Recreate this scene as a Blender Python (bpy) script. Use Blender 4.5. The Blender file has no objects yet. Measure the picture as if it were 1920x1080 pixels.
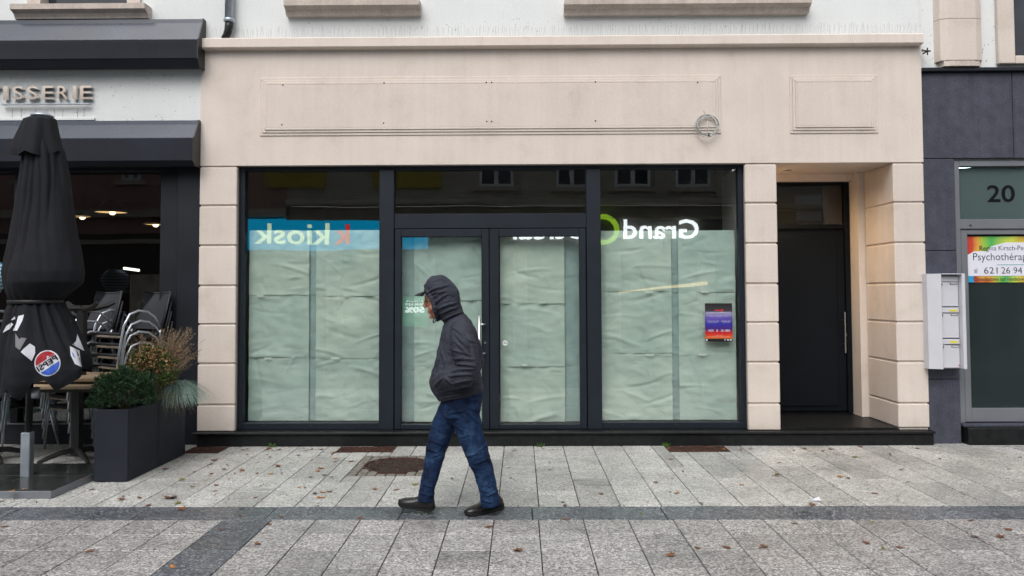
import bpy, bmesh, math, random
from mathutils import Vector, Matrix, noise
from mathutils.bvhtree import BVHTree
R = math.radians
C = bpy.context.scene.collection
S = bpy.context.scene
rnd = random.Random(7)

# ------------------------------------------------------------------ camera, sky, sun, exposure
F_PX, YAW, PIT, ROLL, SHY = 1528.4, R(.5605), R(2.3222), R(.2156), -50.29   # in pixels of a 1920 wide picture
CAM = Vector((0, -8.45, 1.55))
def cam_dir(x, y, z):
    x, z = math.cos(ROLL)*x+math.sin(ROLL)*z, -math.sin(ROLL)*x+math.cos(ROLL)*z
    y, z = math.cos(PIT)*y-math.sin(PIT)*z, math.sin(PIT)*y+math.cos(PIT)*z
    x, y = math.cos(YAW)*x-math.sin(YAW)*y, math.sin(YAW)*x+math.cos(YAW)*y
    return Vector((x, y, z))
cd = bpy.data.cameras.new('camera'); cam = bpy.data.objects.new('camera', cd); C.objects.link(cam); S.camera = cam
cx, cy_, cz = cam_dir(1, 0, 0), cam_dir(0, 0, 1), -cam_dir(0, 1, 0)
cam.matrix_world = Matrix(((cx.x, cy_.x, cz.x, CAM.x), (cx.y, cy_.y, cz.y, CAM.y), (cx.z, cy_.z, cz.z, CAM.z), (0, 0, 0, 1)))
cd.sensor_width = 36; cd.lens = F_PX/1920*36; cd.shift_y = SHY/1920; cd.clip_end = 500; cd.clip_start = .05
def P(px, py, Y=0.0):                       # a point of the photograph on the vertical plane at depth Y -> (x, z)
    d = cam_dir((px-960)/F_PX, 1, -(py-540-SHY)/F_PX); t = (Y-CAM.y)/d.y
    return CAM.x+d.x*t, CAM.z+d.z*t
def G(px, py, z=0.0):                       # a point of the photograph on the level plane at height z -> (x, y)
    d = cam_dir((px-960)/F_PX, 1, -(py-540-SHY)/F_PX); t = (z-CAM.z)/d.z
    return CAM.x+d.x*t, CAM.y+d.y*t

w = bpy.data.worlds.new('World'); S.world = w; w.use_nodes = True
nt = w.node_tree; bg = nt.nodes['Background']
sky = nt.nodes.new('ShaderNodeTexSky'); sky.sky_type = 'NISHITA'; sky.sun_disc = False
SUN_EL, SUN_AZ = R(52), R(196)
sky.sun_elevation = SUN_EL; sky.sun_rotation = SUN_AZ; sky.air_density = 1.0; sky.dust_density = 5.0; sky.ozone_density = 1.0
hs = nt.nodes.new('ShaderNodeHueSaturation'); hs.inputs['Saturation'].default_value = .32
nt.links.new(sky.outputs[0], hs.inputs['Color']); nt.links.new(hs.outputs[0], bg.inputs[0]); bg.inputs[1].default_value = .115
sl = bpy.data.lights.new('sun', 'SUN'); so = bpy.data.objects.new('sun', sl); C.objects.link(so)
sl.energy = 1.0; sl.angle = R(50); sl.color = (1, .97, .93)
so.rotation_euler = (R(90)-SUN_EL, 0, R(180)-SUN_AZ); so.location = (0, -6, 14)
S.view_settings.view_transform = 'Standard'; S.view_settings.look = 'None'; S.view_settings.gamma = 1
S.view_settings.use_curve_mapping = False; S.view_settings.exposure = .53
S.cycles.max_bounces = 8; S.cycles.transparent_max_bounces = 12; S.cycles.caustics_reflective = False; S.cycles.caustics_refractive = False

# ------------------------------------------------------------------ materials
def new_mat(name):
    m = bpy.data.materials.new(name); m.use_nodes = True
    return m, m.node_tree, m.node_tree.nodes['Principled BSDF']
def N(t, kind, **kw):
    n = t.nodes.new(kind)
    for k, v in kw.items():
        if k in n.inputs.keys() if hasattr(n.inputs, 'keys') else False: n.inputs[k].default_value = v
        else: setattr(n, k, v)
    return n
def pos(t, scale=(1, 1, 1), obj=False):
    g = t.nodes.new('ShaderNodeTexCoord' if obj else 'ShaderNodeNewGeometry')
    mp = t.nodes.new('ShaderNodeMapping'); mp.inputs['Scale'].default_value = scale
    t.links.new(g.outputs['Object' if obj else 'Position'], mp.inputs[0]); return mp.outputs[0]
def mix(t, fac, a, b, mode='MIX'):
    n = t.nodes.new('ShaderNodeMix'); n.data_type = 'RGBA'; n.blend_type = mode
    for sock, v in ((n.inputs[0], fac), (n.inputs[6], a), (n.inputs[7], b)):
        if hasattr(v, 'links') or hasattr(v, 'is_linked'): t.links.new(v, sock)
        else: sock.default_value = v if isinstance(v, float) else (*v, 1)
    return n.outputs[2]
def ramp(t, src, stops):
    n = t.nodes.new('ShaderNodeValToRGB'); t.links.new(src, n.inputs[0])
    e = n.color_ramp.elements
    while len(e) < len(stops): e.new(.5)
    for k, (p, c) in enumerate(stops): e[k].position = p; e[k].color = (*c, 1) if not isinstance(c, float) else (c, c, c, 1)
    return n.outputs[0]
def noise_tex(t, vec, scale, detail=4, rough=.55, dist=0):
    n = t.nodes.new('ShaderNodeTexNoise'); n.inputs['Scale'].default_value = scale; n.inputs['Detail'].default_value = detail
    n.inputs['Roughness'].default_value = rough; n.inputs['Distortion'].default_value = dist; t.links.new(vec, n.inputs['Vector']); return n.outputs[0]
def bump(t, bs, h, strength, dist=.01):
    b = t.nodes.new('ShaderNodeBump'); b.inputs['Strength'].default_value = strength; b.inputs['Distance'].default_value = dist
    t.links.new(h, b.inputs['Height']); t.links.new(b.outputs[0], bs.inputs['Normal'])
def mat(name, col, rough=.6, metal=0., var=.12, vscale=3., fine=None, bmp=None, spec=.5, streak=0., obj=False, rvar=0.):
    m, t, b = new_mat(name)
    v = pos(t, obj=obj)
    lo = tuple(c*(1-var) for c in col); hi = tuple(min(1, c*(1+var)) for c in col)
    c = ramp(t, noise_tex(t, v, vscale, 6), [(.3, lo), (.7, hi)])
    if fine: c = mix(t, fine[1], c, ramp(t, noise_tex(t, v, fine[0], 3, .7), [(.35, 0.0), (.65, 1.0)]), 'SOFT_LIGHT')
    if streak:
        sv = pos(t, (9, 9, .5), obj)
        c = mix(t, streak, c, ramp(t, noise_tex(t, sv, 1.5, 5, .6), [(.35, .25), (.62, 1.0)]), 'MULTIPLY')
    t.links.new(c, b.inputs['Base Color'])
    b.inputs['Roughness'].default_value = rough; b.inputs['Metallic'].default_value = metal; b.inputs['Specular IOR Level'].default_value = spec
    if rvar:
        rr = t.nodes.new('ShaderNodeMapRange'); rr.inputs[3].default_value = max(.03, rough-rvar); rr.inputs[4].default_value = min(1, rough+rvar)
        t.links.new(noise_tex(t, v, vscale*2.3, 5), rr.inputs[0]); t.links.new(rr.outputs[0], b.inputs['Roughness'])
    if bmp: bump(t, b, noise_tex(t, v, bmp[0], 4, .6), bmp[1], bmp[2] if len(bmp) > 2 else .01)
    return m
def emis(name, col, s):
    m = bpy.data.materials.new(name); m.use_nodes = True; t = m.node_tree
    for n in list(t.nodes): t.nodes.remove(n)
    e = t.nodes.new('ShaderNodeEmission'); o = t.nodes.new('ShaderNodeOutputMaterial')
    e.inputs[0].default_value = (*col, 1); e.inputs[1].default_value = s; t.links.new(e.outputs[0], o.inputs[0]); return m
def glass(name, tint, refl=.085, smear=.0):
    m = bpy.data.materials.new(name); m.use_nodes = True; t = m.node_tree
    for n in list(t.nodes): t.nodes.remove(n)
    tr = t.nodes.new('ShaderNodeBsdfTransparent'); tr.inputs[0].default_value = (*tint, 1)
    gl = t.nodes.new('ShaderNodeBsdfGlossy'); gl.inputs['Roughness'].default_value = smear; gl.inputs[0].default_value = (1, 1, 1, 1)
    fr = t.nodes.new('ShaderNodeFresnel'); gm = t.nodes.new('ShaderNodeNewGeometry')
    io = t.nodes.new('ShaderNodeMapRange'); io.inputs[3].default_value = 1.5; io.inputs[4].default_value = 1/1.5
    t.links.new(gm.outputs['Backfacing'], io.inputs[0]); t.links.new(io.outputs[0], fr.inputs[0])
    mr = t.nodes.new('ShaderNodeMapRange'); mr.inputs[1].default_value = .04; mr.inputs[2].default_value = 1; mr.inputs[3].default_value = refl; mr.inputs[4].default_value = 1
    bp = t.nodes.new('ShaderNodeBump'); bp.inputs['Strength'].default_value = .5; bp.inputs['Distance'].default_value = .0012; t.links.new(noise_tex(t, pos(t), 1.7, 1), bp.inputs['Height']); t.links.new(bp.outputs[0], gl.inputs['Normal'])
    mx = t.nodes.new('ShaderNodeMixShader'); o = t.nodes.new('ShaderNodeOutputMaterial')
    t.links.new(fr.outputs[0], mr.inputs[0]); t.links.new(mr.outputs[0], mx.inputs[0]); t.links.new(tr.outputs[0], mx.inputs[1])
    t.links.new(gl.outputs[0], mx.inputs[2]); t.links.new(mx.outputs[0], o.inputs[0]); return m
def milky(name, tint, body, refl):
    m = glass(name, tint, refl, .06); t = m.node_tree; o = [n for n in t.nodes if n.type == 'OUTPUT_MATERIAL'][0]; mx = [n for n in t.nodes if n.type == 'MIX_SHADER'][0]
    df = t.nodes.new('ShaderNodeBsdfDiffuse'); df.inputs[0].default_value = (*body, 1)
    m2 = t.nodes.new('ShaderNodeMixShader'); m2.inputs[0].default_value = .55; t.links.new(mx.outputs[0], m2.inputs[1]); t.links.new(df.outputs[0], m2.inputs[2]); t.links.new(m2.outputs[0], o.inputs[0]); return m
def speckle(name, stops, wet=.5, tint=(1, 1, 1), sc=95):
    m, t, b = new_mat(name)
    v = pos(t)
    vo = t.nodes.new('ShaderNodeTexVoronoi'); vo.inputs['Scale'].default_value = sc; t.links.new(v, vo.inputs['Vector'])
    sp = t.nodes.new('ShaderNodeSeparateColor'); t.links.new(vo.outputs['Color'], sp.inputs[0])
    c = ramp(t, sp.outputs[0], stops)
    big = ramp(t, noise_tex(t, v, 1.1, 5, .6), [(.3, .76), (.68, 1.06)])
    c = mix(t, 1.0, c, big, 'MULTIPLY')
    stain = ramp(t, noise_tex(t, v, 5.5, 6, .7), [(.30, .66), (.50, 1.0)])
    c = mix(t, .7, c, stain, 'MULTIPLY')
    oi = t.nodes.new('ShaderNodeObjectInfo')
    c = mix(t, 1.0, c, ramp(t, oi.outputs['Random'], [(0, .77), (.5, .97), (1, 1.08)]), 'MULTIPLY')
    c = mix(t, 1.0, c, tint, 'MULTIPLY')
    t.links.new(c, b.inputs['Base Color'])
    rr = t.nodes.new('ShaderNodeMapRange'); rr.inputs[1].default_value = .35; rr.inputs[2].default_value = .65
    rr.inputs[3].default_value = wet-.12; rr.inputs[4].default_value = wet+.2
    t.links.new(noise_tex(t, v, 2.2, 5), rr.inputs[0]); t.links.new(rr.outputs[0], b.inputs['Roughness'])
    bump(t, b, sp.outputs[1], .25, .002)
    return m

M = {}
M['beige'] = mat('beige_render', (.660, .590, .538), .75, var=.035, vscale=1.3, fine=(60, .12), bmp=(90, .18, .004), streak=.06, spec=.3)
def weather(m, lo, sc):
    t = m.node_tree; b = t.nodes['Principled BSDF']; src = b.inputs['Base Color'].links[0].from_socket; v = pos(t)
    oi = t.nodes.new('ShaderNodeObjectInfo'); c = mix(t, 1.0, src, ramp(t, oi.outputs['Random'], [(0, (.95, .945, .94)), (1, (1.03, 1.03, 1.03))]), 'MULTIPLY')
    c = mix(t, 1.0, c, ramp(t, noise_tex(t, v, sc, 7, .68, .4), [(.30, lo), (.43, (.97, .965, .96)), (.6, (1.0, 1.0, 1.0))]), 'MULTIPLY')
    t.links.new(c, b.inputs['Base Color'])
weather(M['beige'], (.88, .865, .84), 2.6)
M['beige2'] = mat('beige_stone_trim', (.56, .49, .44), .8, var=.10, vscale=5, fine=(50, .2), bmp=(60, .3, .006), streak=.2, spec=.3)
M['white'] = mat('white_rough_render', (.690, .715, .720), .85, var=.04, vscale=1.2, fine=(85, .10), bmp=(80, .35, .006), streak=.02, spec=.2)
M['frame'] = mat('anthracite_frame', (.009, .014, .022), .5, spec=.3, var=.15, vscale=4, fine=(140, .15), rvar=.1)
M['frame2'] = mat('anthracite_panel', (.011, .014, .020), .5, spec=.3, var=.2, vscale=3, rvar=.1)
M['black'] = mat('black_metal', (.010, .010, .011), .45, var=.2)
M['plinth'] = mat('black_granite', (.007, .008, .009), .45, var=.6, vscale=14, fine=(120, .6), bmp=(70, .3, .004), rvar=.12, spec=.3)
M['stone'] = mat('blue_grey_stone', (.048, .053, .078), .66, var=.22, vscale=9, fine=(70, .35), bmp=(90, .2, .003), streak=.25)
M['awning'] = mat('awning_cassette', (.036, .048, .072), .27, var=.15, vscale=2, rvar=.12)
M['awnfab'] = mat('stained_awning_front', (.012, .015, .024), .7, spec=.25, var=.2, vscale=3)
M['alu'] = mat('aluminium_frame', (.20, .215, .24), .40, .35, var=.08, vscale=3)
M['steel'] = mat('brushed_steel', (.62, .62, .62), .28, 1.0, var=.08, vscale=20)
M['chairalu'] = mat('chair_aluminium', (.58, .62, .67), .30, 1.0, var=.1, vscale=10)
M['mirror'] = mat('polished_steel_letter', (.90, .80, .70), .16, 1.0, var=.03)
M['zinc'] = mat('zinc_pipe', (.42, .47, .53), .42, .7, var=.15, vscale=12)
M['mesh'] = mat('black_chair_mesh', (.026, .028, .034), .6, var=.25, vscale=60)
M['box'] = mat('light_grey_enamel', (.56, .57, .62), .38, var=.04, vscale=5)
M['yellow'] = mat('yellow_label', (.72, .62, .03), .5, var=.1, vscale=80)
M['red'] = mat('red_dot', (.5, .02, .02), .5)
M['wood'] = mat('weathered_wood', (.36, .27, .17), .65, var=.25, vscale=14, bmp=(40, .2, .004))
M['concrete'] = mat('wet_dark_slab', (.028, .031, .030), .2, var=.3, vscale=4, fine=(60, .3), rvar=.10, spec=.35)
M['planter'] = mat('planter_fibre', (.013, .016, .025), .6, var=.2, vscale=3, rvar=.08, spec=.3)
M['soil'] = mat('dark_soil', (.028, .016, .011), .9, var=.5, vscale=40, bmp=(60, 1, .02))
M['rust'] = mat('rusty_grate', (.060, .026, .018), .8, var=.4, vscale=30, bmp=(70, .6, .006))
M['sett'] = mat('grey_sett', (.16, .15, .13), .75, var=.35, vscale=14, fine=(80, .5), bmp=(50, .6, .006))
M['slab'] = speckle('pale_terrazzo_slab', [(0, (.13, .13, .127)), (.20, (.345, .347, .338)), (.6, (.465, .467, .45)), (1, (.66, .66, .635))], .46)
M['slab2'] = speckle('brown_grey_terrazzo_slab', [(0, (.10, .098, .096)), (.25, (.245, .237, .235)), (.62, (.38, .37, .365)), (1, (.66, .65, .64))], .42)
M['strip'] = speckle('blue_grey_terrazzo_slab', [(0, (.04, .046, .056)), (.45, (.09, .102, .12)), (.8, (.16, .178, .20)), (1, (.38, .40, .42))], .35)
M['joint'] = mat('joint_sand', (.030, .028, .025), .95, var=.4, vscale=30)
M['asphalt'] = mat('street_paving', (.16, .155, .15), .7, var=.3, vscale=6, fine=(80, .5))
M['room'] = mat('dark_room', (.035, .033, .030), .9, var=.3, vscale=1.5)
M['roomwood'] = mat('restaurant_wall', (.030, .017, .011), .8, var=.4, vscale=2)
M['glass'] = glass('shop_glass', (.965, .99, .982), .062)
M['glassd'] = glass('dark_window_glass', (.72, .73, .73), .05)
M['glass20'] = milky('frosted_door_glass', (.7, .8, .8), (.035, .048, .05), .06)
M['glass20t'] = milky('frosted_transom_glass', (.75, .85, .83), (.11, .16, .16), .06)
M['door'] = mat('black_door', (.004, .006, .009), .5, spec=.15)
M['oppglass'] = mat('opposite_window_glass', (.03, .035, .045), .1, var=.3)
M['cloth'] = mat('parasol_cloth', (.0085, .0095, .013), .85, var=.25, vscale=5, fine=(200, .2), bmp=(260, .15, .002), spec=.3)
M['print'] = mat('white_print', (.62, .63, .70), .7, var=.05)
M['printgrey'] = mat('grey_print', (.16, .16, .17), .7, var=.05)
M['pred'] = mat('red_print', (.36, .015, .025), .7)
M['pblue'] = mat('blue_print', (.03, .10, .48), .7)
M['ink'] = mat('black_ink', (.008, .008, .010), .8, spec=.1)
M['wire'] = mat('grey_cable', (.36, .38, .37), .5, var=.2, vscale=30)

def paper_mat():
    m, t, b = new_mat('crumpled_paper')
    v = pos(t)
    c = ramp(t, noise_tex(t, v, 2.0, 6), [(.3, (.41, .49, .455)), (.7, (.58, .64, .575))])
    gr = noise_tex(t, pos(t, (3, 3, 60)), 2.0, 3)
    c = mix(t, .12, c, gr, 'SOFT_LIGHT')
    oi = t.nodes.new('ShaderNodeObjectInfo'); c = mix(t, 1.0, c, ramp(t, oi.outputs['Random'], [(0, (.80, .88, .90)), (1, (1., 1.0, .95))]), 'MULTIPLY')
    t.links.new(c, b.inputs['Base Color']); b.inputs['Roughness'].default_value = .8; b.inputs['Specular IOR Level'].default_value = .2
    bump(t, b, noise_tex(t, v, 5, 4, .5, .8), .4, .03); return m
M['paper'] = paper_mat()
M['paperdark'] = mat('paper_overlap', (.29, .38, .37), .85, var=.12, vscale=6)

# ------------------------------------------------------------------ mesh helpers
class MB:
    def __init__(s): s.v = []; s.f = []
    def add(s, vs, fs):
        o = len(s.v); s.v += [tuple(v) for v in vs]; s.f += [tuple(i+o for i in f) for f in fs]; return s
    def box(s, x0, x1, y0, y1, z0, z1):
        x0, x1 = sorted((x0, x1)); y0, y1 = sorted((y0, y1)); z0, z1 = sorted((z0, z1))
        return s.add([(x0,y0,z0),(x1,y0,z0),(x1,y1,z0),(x0,y1,z0),(x0,y0,z1),(x1,y0,z1),(x1,y1,z1),(x0,y1,z1)],
              [(0,3,2,1),(4,5,6,7),(0,1,5,4),(1,2,6,5),(2,3,7,6),(3,0,4,7)])
    def cbox(s, x0, x1, y0, y1, z0, z1, b=.006):          # box with all edges chamfered
        bm = bmesh.new(); bmesh.ops.create_cube(bm, size=1)
        for v in bm.verts: v.co = Vector(((x0+x1)/2+v.co.x*(x1-x0), (y0+y1)/2+v.co.y*(y1-y0), (z0+z1)/2+v.co.z*(z1-z0)))
        bmesh.ops.bevel(bm, geom=bm.edges[:], offset=b, segments=1, affect='EDGES', clamp_overlap=True)
        bm.verts.index_update(); s.add([v.co[:] for v in bm.verts], [[v.index for v in f.verts] for f in bm.faces]); bm.free(); return s
    def prism(s, pts, a0, a1, axis='x'):                   # polygon pts extruded along an axis
        n = len(pts)
        def mkp(p, a): return {'x': (a, p[0], p[1]), 'y': (p[0], a, p[1]), 'z': (p[0], p[1], a)}[axis]
        vs = [mkp(p, a0) for p in pts]+[mkp(p, a1) for p in pts]
        return s.add(vs, [tuple(range(n)), tuple(range(2*n-1, n-1, -1))]+[(i, i+n, (i+1) % n+n, (i+1) % n) for i in range(n)])
    def rings(s, rs, close=True, capped=True):
        n = len(rs[0]); vs = [p for r in rs for p in r]; fs = []
        for k in range(len(rs)-1):
            for i in range(n if close else n-1):
                j = (i+1) % n; fs.append((k*n+i, k*n+j, (k+1)*n+j, (k+1)*n+i))
        if capped: fs += [tuple(range(n-1, -1, -1)), tuple((len(rs)-1)*n+i for i in range(n))]
        return s.add(vs, fs)
    def tube(s, pts, r, n=8, flat=1.0):
        pts = [Vector(p) for p in pts]; rr = r if isinstance(r, (list, tuple)) else [r]*len(pts); rs = []; u = None
        for i, p in enumerate(pts):
            d = (pts[min(i+1, len(pts)-1)]-pts[max(i-1, 0)]).normalized()
            if u is None: u = d.cross(Vector((0, 0, 1)) if abs(d.z) < .9 else Vector((0, 1, 0))).normalized()
            else: u = (u-d*u.dot(d)).normalized()
            v = d.cross(u)
            rs.append([p+(u*math.cos(2*math.pi*k/n)*rr[i]+v*math.sin(2*math.pi*k/n)*rr[i]*flat) for k in range(n)])
        return s.rings(rs)
    def lathe(s, prof, c=(0, 0, 0), n=24):
        return s.rings([[(c[0]+r*math.cos(2*math.pi*k/n), c[1]+r*math.sin(2*math.pi*k/n), c[2]+z) for k in range(n)] for r, z in prof])
    def ell(s, c, rx, ry, rz, n=16, m=10):
        rs = []
        for i in range(m+1):
            a = -math.pi/2+math.pi*(i+.02)/(m+.04)
            rs.append([(c[0]+rx*math.cos(a)*math.cos(2*math.pi*k/n), c[1]+ry*math.cos(a)*math.sin(2*math.pi*k/n), c[2]+rz*math.sin(a)) for k in range(n)])
        return s.rings(rs)
    def mesh(s, name):
        m = bpy.data.meshes.new(name); m.from_pydata(s.v, [], s.f)
        bm = bmesh.new(); bm.from_mesh(m); bmesh.ops.recalc_face_normals(bm, faces=bm.faces[:]); bm.to_mesh(m); bm.free()
        return m
def wloc(o):
    v = Vector((0, 0, 0))
    while o: v += o.location; o = o.parent
    return v
def mk(name, mb, m, parent=None, smooth=False, loc=None):
    me = mb.mesh(name) if isinstance(mb, MB) else mb
    o = bpy.data.objects.new(name, me); C.objects.link(o)
    if m: me.materials.clear(); me.materials.append(m)
    if parent:
        o.parent = parent; me.transform(Matrix.Translation(-wloc(parent)))
    elif loc is not None:
        o.location = loc; me.transform(Matrix.Translation(-Vector(loc)))
    if smooth:
        for p in me.polygons: p.use_smooth = True
    return o
def tag(o, label=None, cat=None, group=None, kind=None):
    for k, v in (('label', label), ('category', cat), ('group', group), ('kind', kind)):
        if v: o[k] = v
    return o
def thing(name, label, cat, loc=(0, 0, 0), group=None, kind=None):
    o = bpy.data.objects.new(name, None); C.objects.link(o); o.location = loc; o.empty_display_size = .1
    return tag(o, label, cat, group, kind)
def copy_tree(o, parent=None):
    c = o.copy(); C.objects.link(c); c.parent = parent
    for ch in list(o.children): copy_tree(ch, c)
    return c
def text_mb(s, x0, x1, z0, z1, Y, depth=.004, weight=0., mirror=False, keep=False, sub=0, bev=0.):
    cu = bpy.data.curves.new('t', 'FONT'); cu.body = s; cu.size = 1; cu.extrude = .5 if depth else 0; cu.offset = weight; cu.resolution_u = 3
    o = bpy.data.objects.new('t', cu); C.objects.link(o)
    bpy.context.view_layer.update()
    dg = bpy.context.evaluated_depsgraph_get(); me = bpy.data.meshes.new_from_object(o.evaluated_get(dg))
    bpy.data.objects.remove(o); bpy.data.curves.remove(cu)
    if sub:
        bm = bmesh.new(); bm.from_mesh(me); bmesh.ops.triangulate(bm, faces=bm.faces[:]); bmesh.ops.subdivide_edges(bm, edges=bm.edges[:], cuts=sub, use_grid_fill=True); bm.to_mesh(me); bm.free()
    vs = [v.co.copy() for v in me.vertices]; fs = [tuple(p.vertices) for p in me.polygons]
    a0, a1 = min(v.x for v in vs), max(v.x for v in vs); b0, b1 = min(v.y for v in vs), max(v.y for v in vs)
    kx = (x1-x0)/max(a1-a0, 1e-6); kz = (z1-z0)/max(b1-b0, 1e-6)
    if keep: kx = kz = min(kx, kz); x0 = (x0+x1)/2-(a1-a0)*kx/2
    mb = MB(); mb.add([((x0+(v.x-a0)*kx) if not mirror else (x0+(a1-v.x)*kx), Y-depth*(v.z+.5), z0+(v.y-b0)*kz) for v in vs], fs)
    bpy.data.meshes.remove(me); return mb
def decimate_free_remesh(mb, voxel, smooth=6, name='m'):
    me = mb.mesh(name); o = bpy.data.objects.new('tmp', me); C.objects.link(o)
    r = o.modifiers.new('r', 'REMESH'); r.mode = 'VOXEL'; r.voxel_size = voxel
    if smooth: s = o.modifiers.new('s', 'SMOOTH'); s.iterations = smooth; s.factor = .5
    bpy.context.view_layer.update()
    dg = bpy.context.evaluated_depsgraph_get(); out = bpy.data.meshes.new_from_object(o.evaluated_get(dg))
    bpy.data.objects.remove(o); out.name = name; return out

# ================================================================== GROUND
pav = mk('pavement', MB().box(-9, 10, -7.0, .6, -.12, -.012), M['joint']); tag(pav, 'pale speckled slab pavement with a dark band', None, kind='structure')
street = mk('street', MB().box(-60, 60, -60, 60, -.30, -.135), M['asphalt']); tag(street, 'grey street ground beyond the pavement', None, kind='structure')
mk('street', MB().box(-60, 60, -14, -7.003, -.134, -.005), M['asphalt']); tag(bpy.data.objects['street.001'], 'grey paved street behind the viewer', None, kind='structure')
slab_cache = {}
def slab(x0, x1, y0, y1, m, key=None, top=0.0):
    lx, ly = x1-x0, y1-y0
    k = (round(lx, 3), round(ly, 3), m.name)
    if k not in slab_cache:
        g = .0034; me = MB().cbox(g, lx-g, g, ly-g, -.05, 0, .0022).mesh('slab'); me.materials.append(m); slab_cache[k] = me
    o = bpy.data.objects.new('slab', slab_cache[k]); C.objects.link(o); o.parent = pav
    o.location = (x0, y0, top+rnd.uniform(-.0012, .0012)); o.rotation_euler = (rnd.uniform(-.002, .002), rnd.uniform(-.0015, .0015), 0)
# holes: round tree pit square, grates
PIT_SQ = (-1.50, -.74, -1.42, -.55)
GR = [(-3.34, -2.98, -.40, -.075), (-1.83, -1.265, -.375, -.075), (1.46, 2.06, -.375, -.075)]
holes = [PIT_SQ]+GR
def slab_clipped(x0, x1, y0, y1, m):
    pieces = [(x0, x1, y0, y1)]
    for hx0, hx1, hy0, hy1 in holes:
        out = []
        for a, b, c, d in pieces:
            if b <= hx0 or a >= hx1 or d <= hy0 or c >= hy1: out.append((a, b, c, d)); continue
            if a < hx0: out.append((a, hx0, c, d)); a = hx0
            if b > hx1: out.append((hx1, b, c, d)); b = hx1
            if c < hy0: out.append((a, b, c, hy0))
            if d > hy1: out.append((a, b, hy1, d))
        pieces = out
    for a, b, c, d in pieces:
        if b-a > .035 and d-c > .03: slab(a, b, c, d, m)
W1 = .299
for k in range(-21, 25):
    x0 = -.168+W1*k
    ys = [-2.42]; off = [.0, .45, .9, .3][k % 4]
    y = -2.42+(.46+off if off < .45 else off)
    ys = [-2.42]+[yy for yy in (y, y+.92, y+1.84) if yy < .3]+[.55]
    for a, b in zip(ys, ys[1:]):
        if b-a > .06: slab_clipped(x0, x0+W1, a, b, M['slab'])
for k in range(-9, 10):
    slab(-.85+k*.93, -.85+(k+1)*.93, -2.775, -2.42, M['strip'])
W2, L2 = .3068, .335
for r in range(6):
    y1 = -2.775-r*L2
    for k in range(-16, 24):
        x0 = -1.72+W2*k
        if k >= 0: slab(x0, x0+W2, y1-L2, y1, M['slab2'])
        else: slab(x0-.335, x0-.335+W2, y1-L2, y1, M['slab2'])
for r in range(3): slab(-2.055, -1.72, -2.775-(r+1)*.67, -2.775-r*.67, M['strip'])

# grates in front of the plinth
for gi, (x0, x1, y0, y1) in enumerate(GR):
    t = thing('drain_grate', ['rusty brown light-well grate beside the dark planters, at the left pillar', 'rusty brown light-well grate above the round tree pit',
               'rusty brown light-well grate under the poster window'][gi], 'grate', ((x0+x1)/2, (y0+y1)/2, 0), 'rusty grates along the plinth')
    mk('frame', MB().box(x0, x1, y0, y0+.012, -.011, .002).box(x0, x1, y1-.012, y1, -.011, .002).box(x0, x0+.012, y0+.012, y1-.012, -.011, .002).box(x1-.012, x1, y0+.012, y1-.012, -.011, .002), M['rust'], t)
    b = MB(); n = int((x1-x0)/.022)
    for i in range(1, n): b.box(x0+i*(x1-x0)/n-.003, x0+i*(x1-x0)/n+.003, y0+.012, y1-.012, -.0115, -.001)
    for j in range(1, 8): b.box(x0+.012, x1-.012, y0+j*(y1-y0)/8-.002, y0+j*(y1-y0)/8+.002, -.0115, -.003)
    mk('bars', b, M['rust'], t)
    sc = MB()
    for i in range(26):
        a, c = rnd.uniform(x0+.03, x1-.03), rnd.uniform(y0+.03, y1-.03); s = rnd.uniform(.008, .02); an = rnd.uniform(0, 3.1)
        sc.add([(a+s*math.cos(an), c+s*math.sin(an), .003), (a-s*.5*math.sin(an), c+s*.5*math.cos(an), .006), (a-s*math.cos(an), c-s*math.sin(an), .003), (a+s*.5*math.sin(an), c-s*.5*math.cos(an), .004)], [(0, 1, 2, 3)])
    mk('leaf_scraps', sc, mat('dry_leaf_scraps', (.20, .09, .045), .8, var=.6, vscale=40), t)['kind'] = 'stuff'
# round tree pit
x0, x1, y0, y1 = PIT_SQ; pcx, pcy = (x0+x1)/2, (y0+y1)/2
pit = thing('tree_pit', 'round soil-filled tree pit framed by a square of small grey setts', 'tree pit', (pcx, pcy, 0))
mk('soil_bed', MB().box(x0, x1, y0, y1, -.0119, -.010), M['joint'], pit)
RX, RY = .29, .31
n = 9; sw, sh = (x1-x0)/n, (y1-y0)/10
for i in range(n):
    for j in range(10):
        cxx, cyy = x0+(i+.5)*sw, y0+(j+.5)*sh
        if ((cxx-pcx)/RX)**2+((cyy-pcy)/RY)**2 < 1.16: continue
        a = MB().cbox(cxx-sw/2+.004, cxx+sw/2-.004, cyy-sh/2+.004, cyy+sh/2-.004, -.03, .003+rnd.uniform(-.003, .003), .005)
        mk('sett', a, M['sett'], pit)
rs = []
for k in range(16):
    f = k/15
    rs.append([(pcx+RX*f*math.cos(2*math.pi*a/64), pcy+RY*f*math.sin(2*math.pi*a/64), -.004+.030*(1-f**2)+.016*noise.noise(Vector((f*6*math.cos(2*math.pi*a/64), f*6*math.sin(2*math.pi*a/64), 1)))) for a in range(64)])
mk('soil', MB().rings(rs, capped=False), M['soil'], pit, True)
rim = MB()
rim.rings([[(pcx+(RX+q)*math.cos(2*math.pi*a/64), pcy+(RY+q)*math.sin(2*math.pi*a/64), z) for a in range(64)] for q, z in ((.0, -.02), (.0, .010), (.014, .010), (.014, -.02))], capped=False)
mk('rim', rim, M['rust'], pit)
scr = MB()
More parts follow.
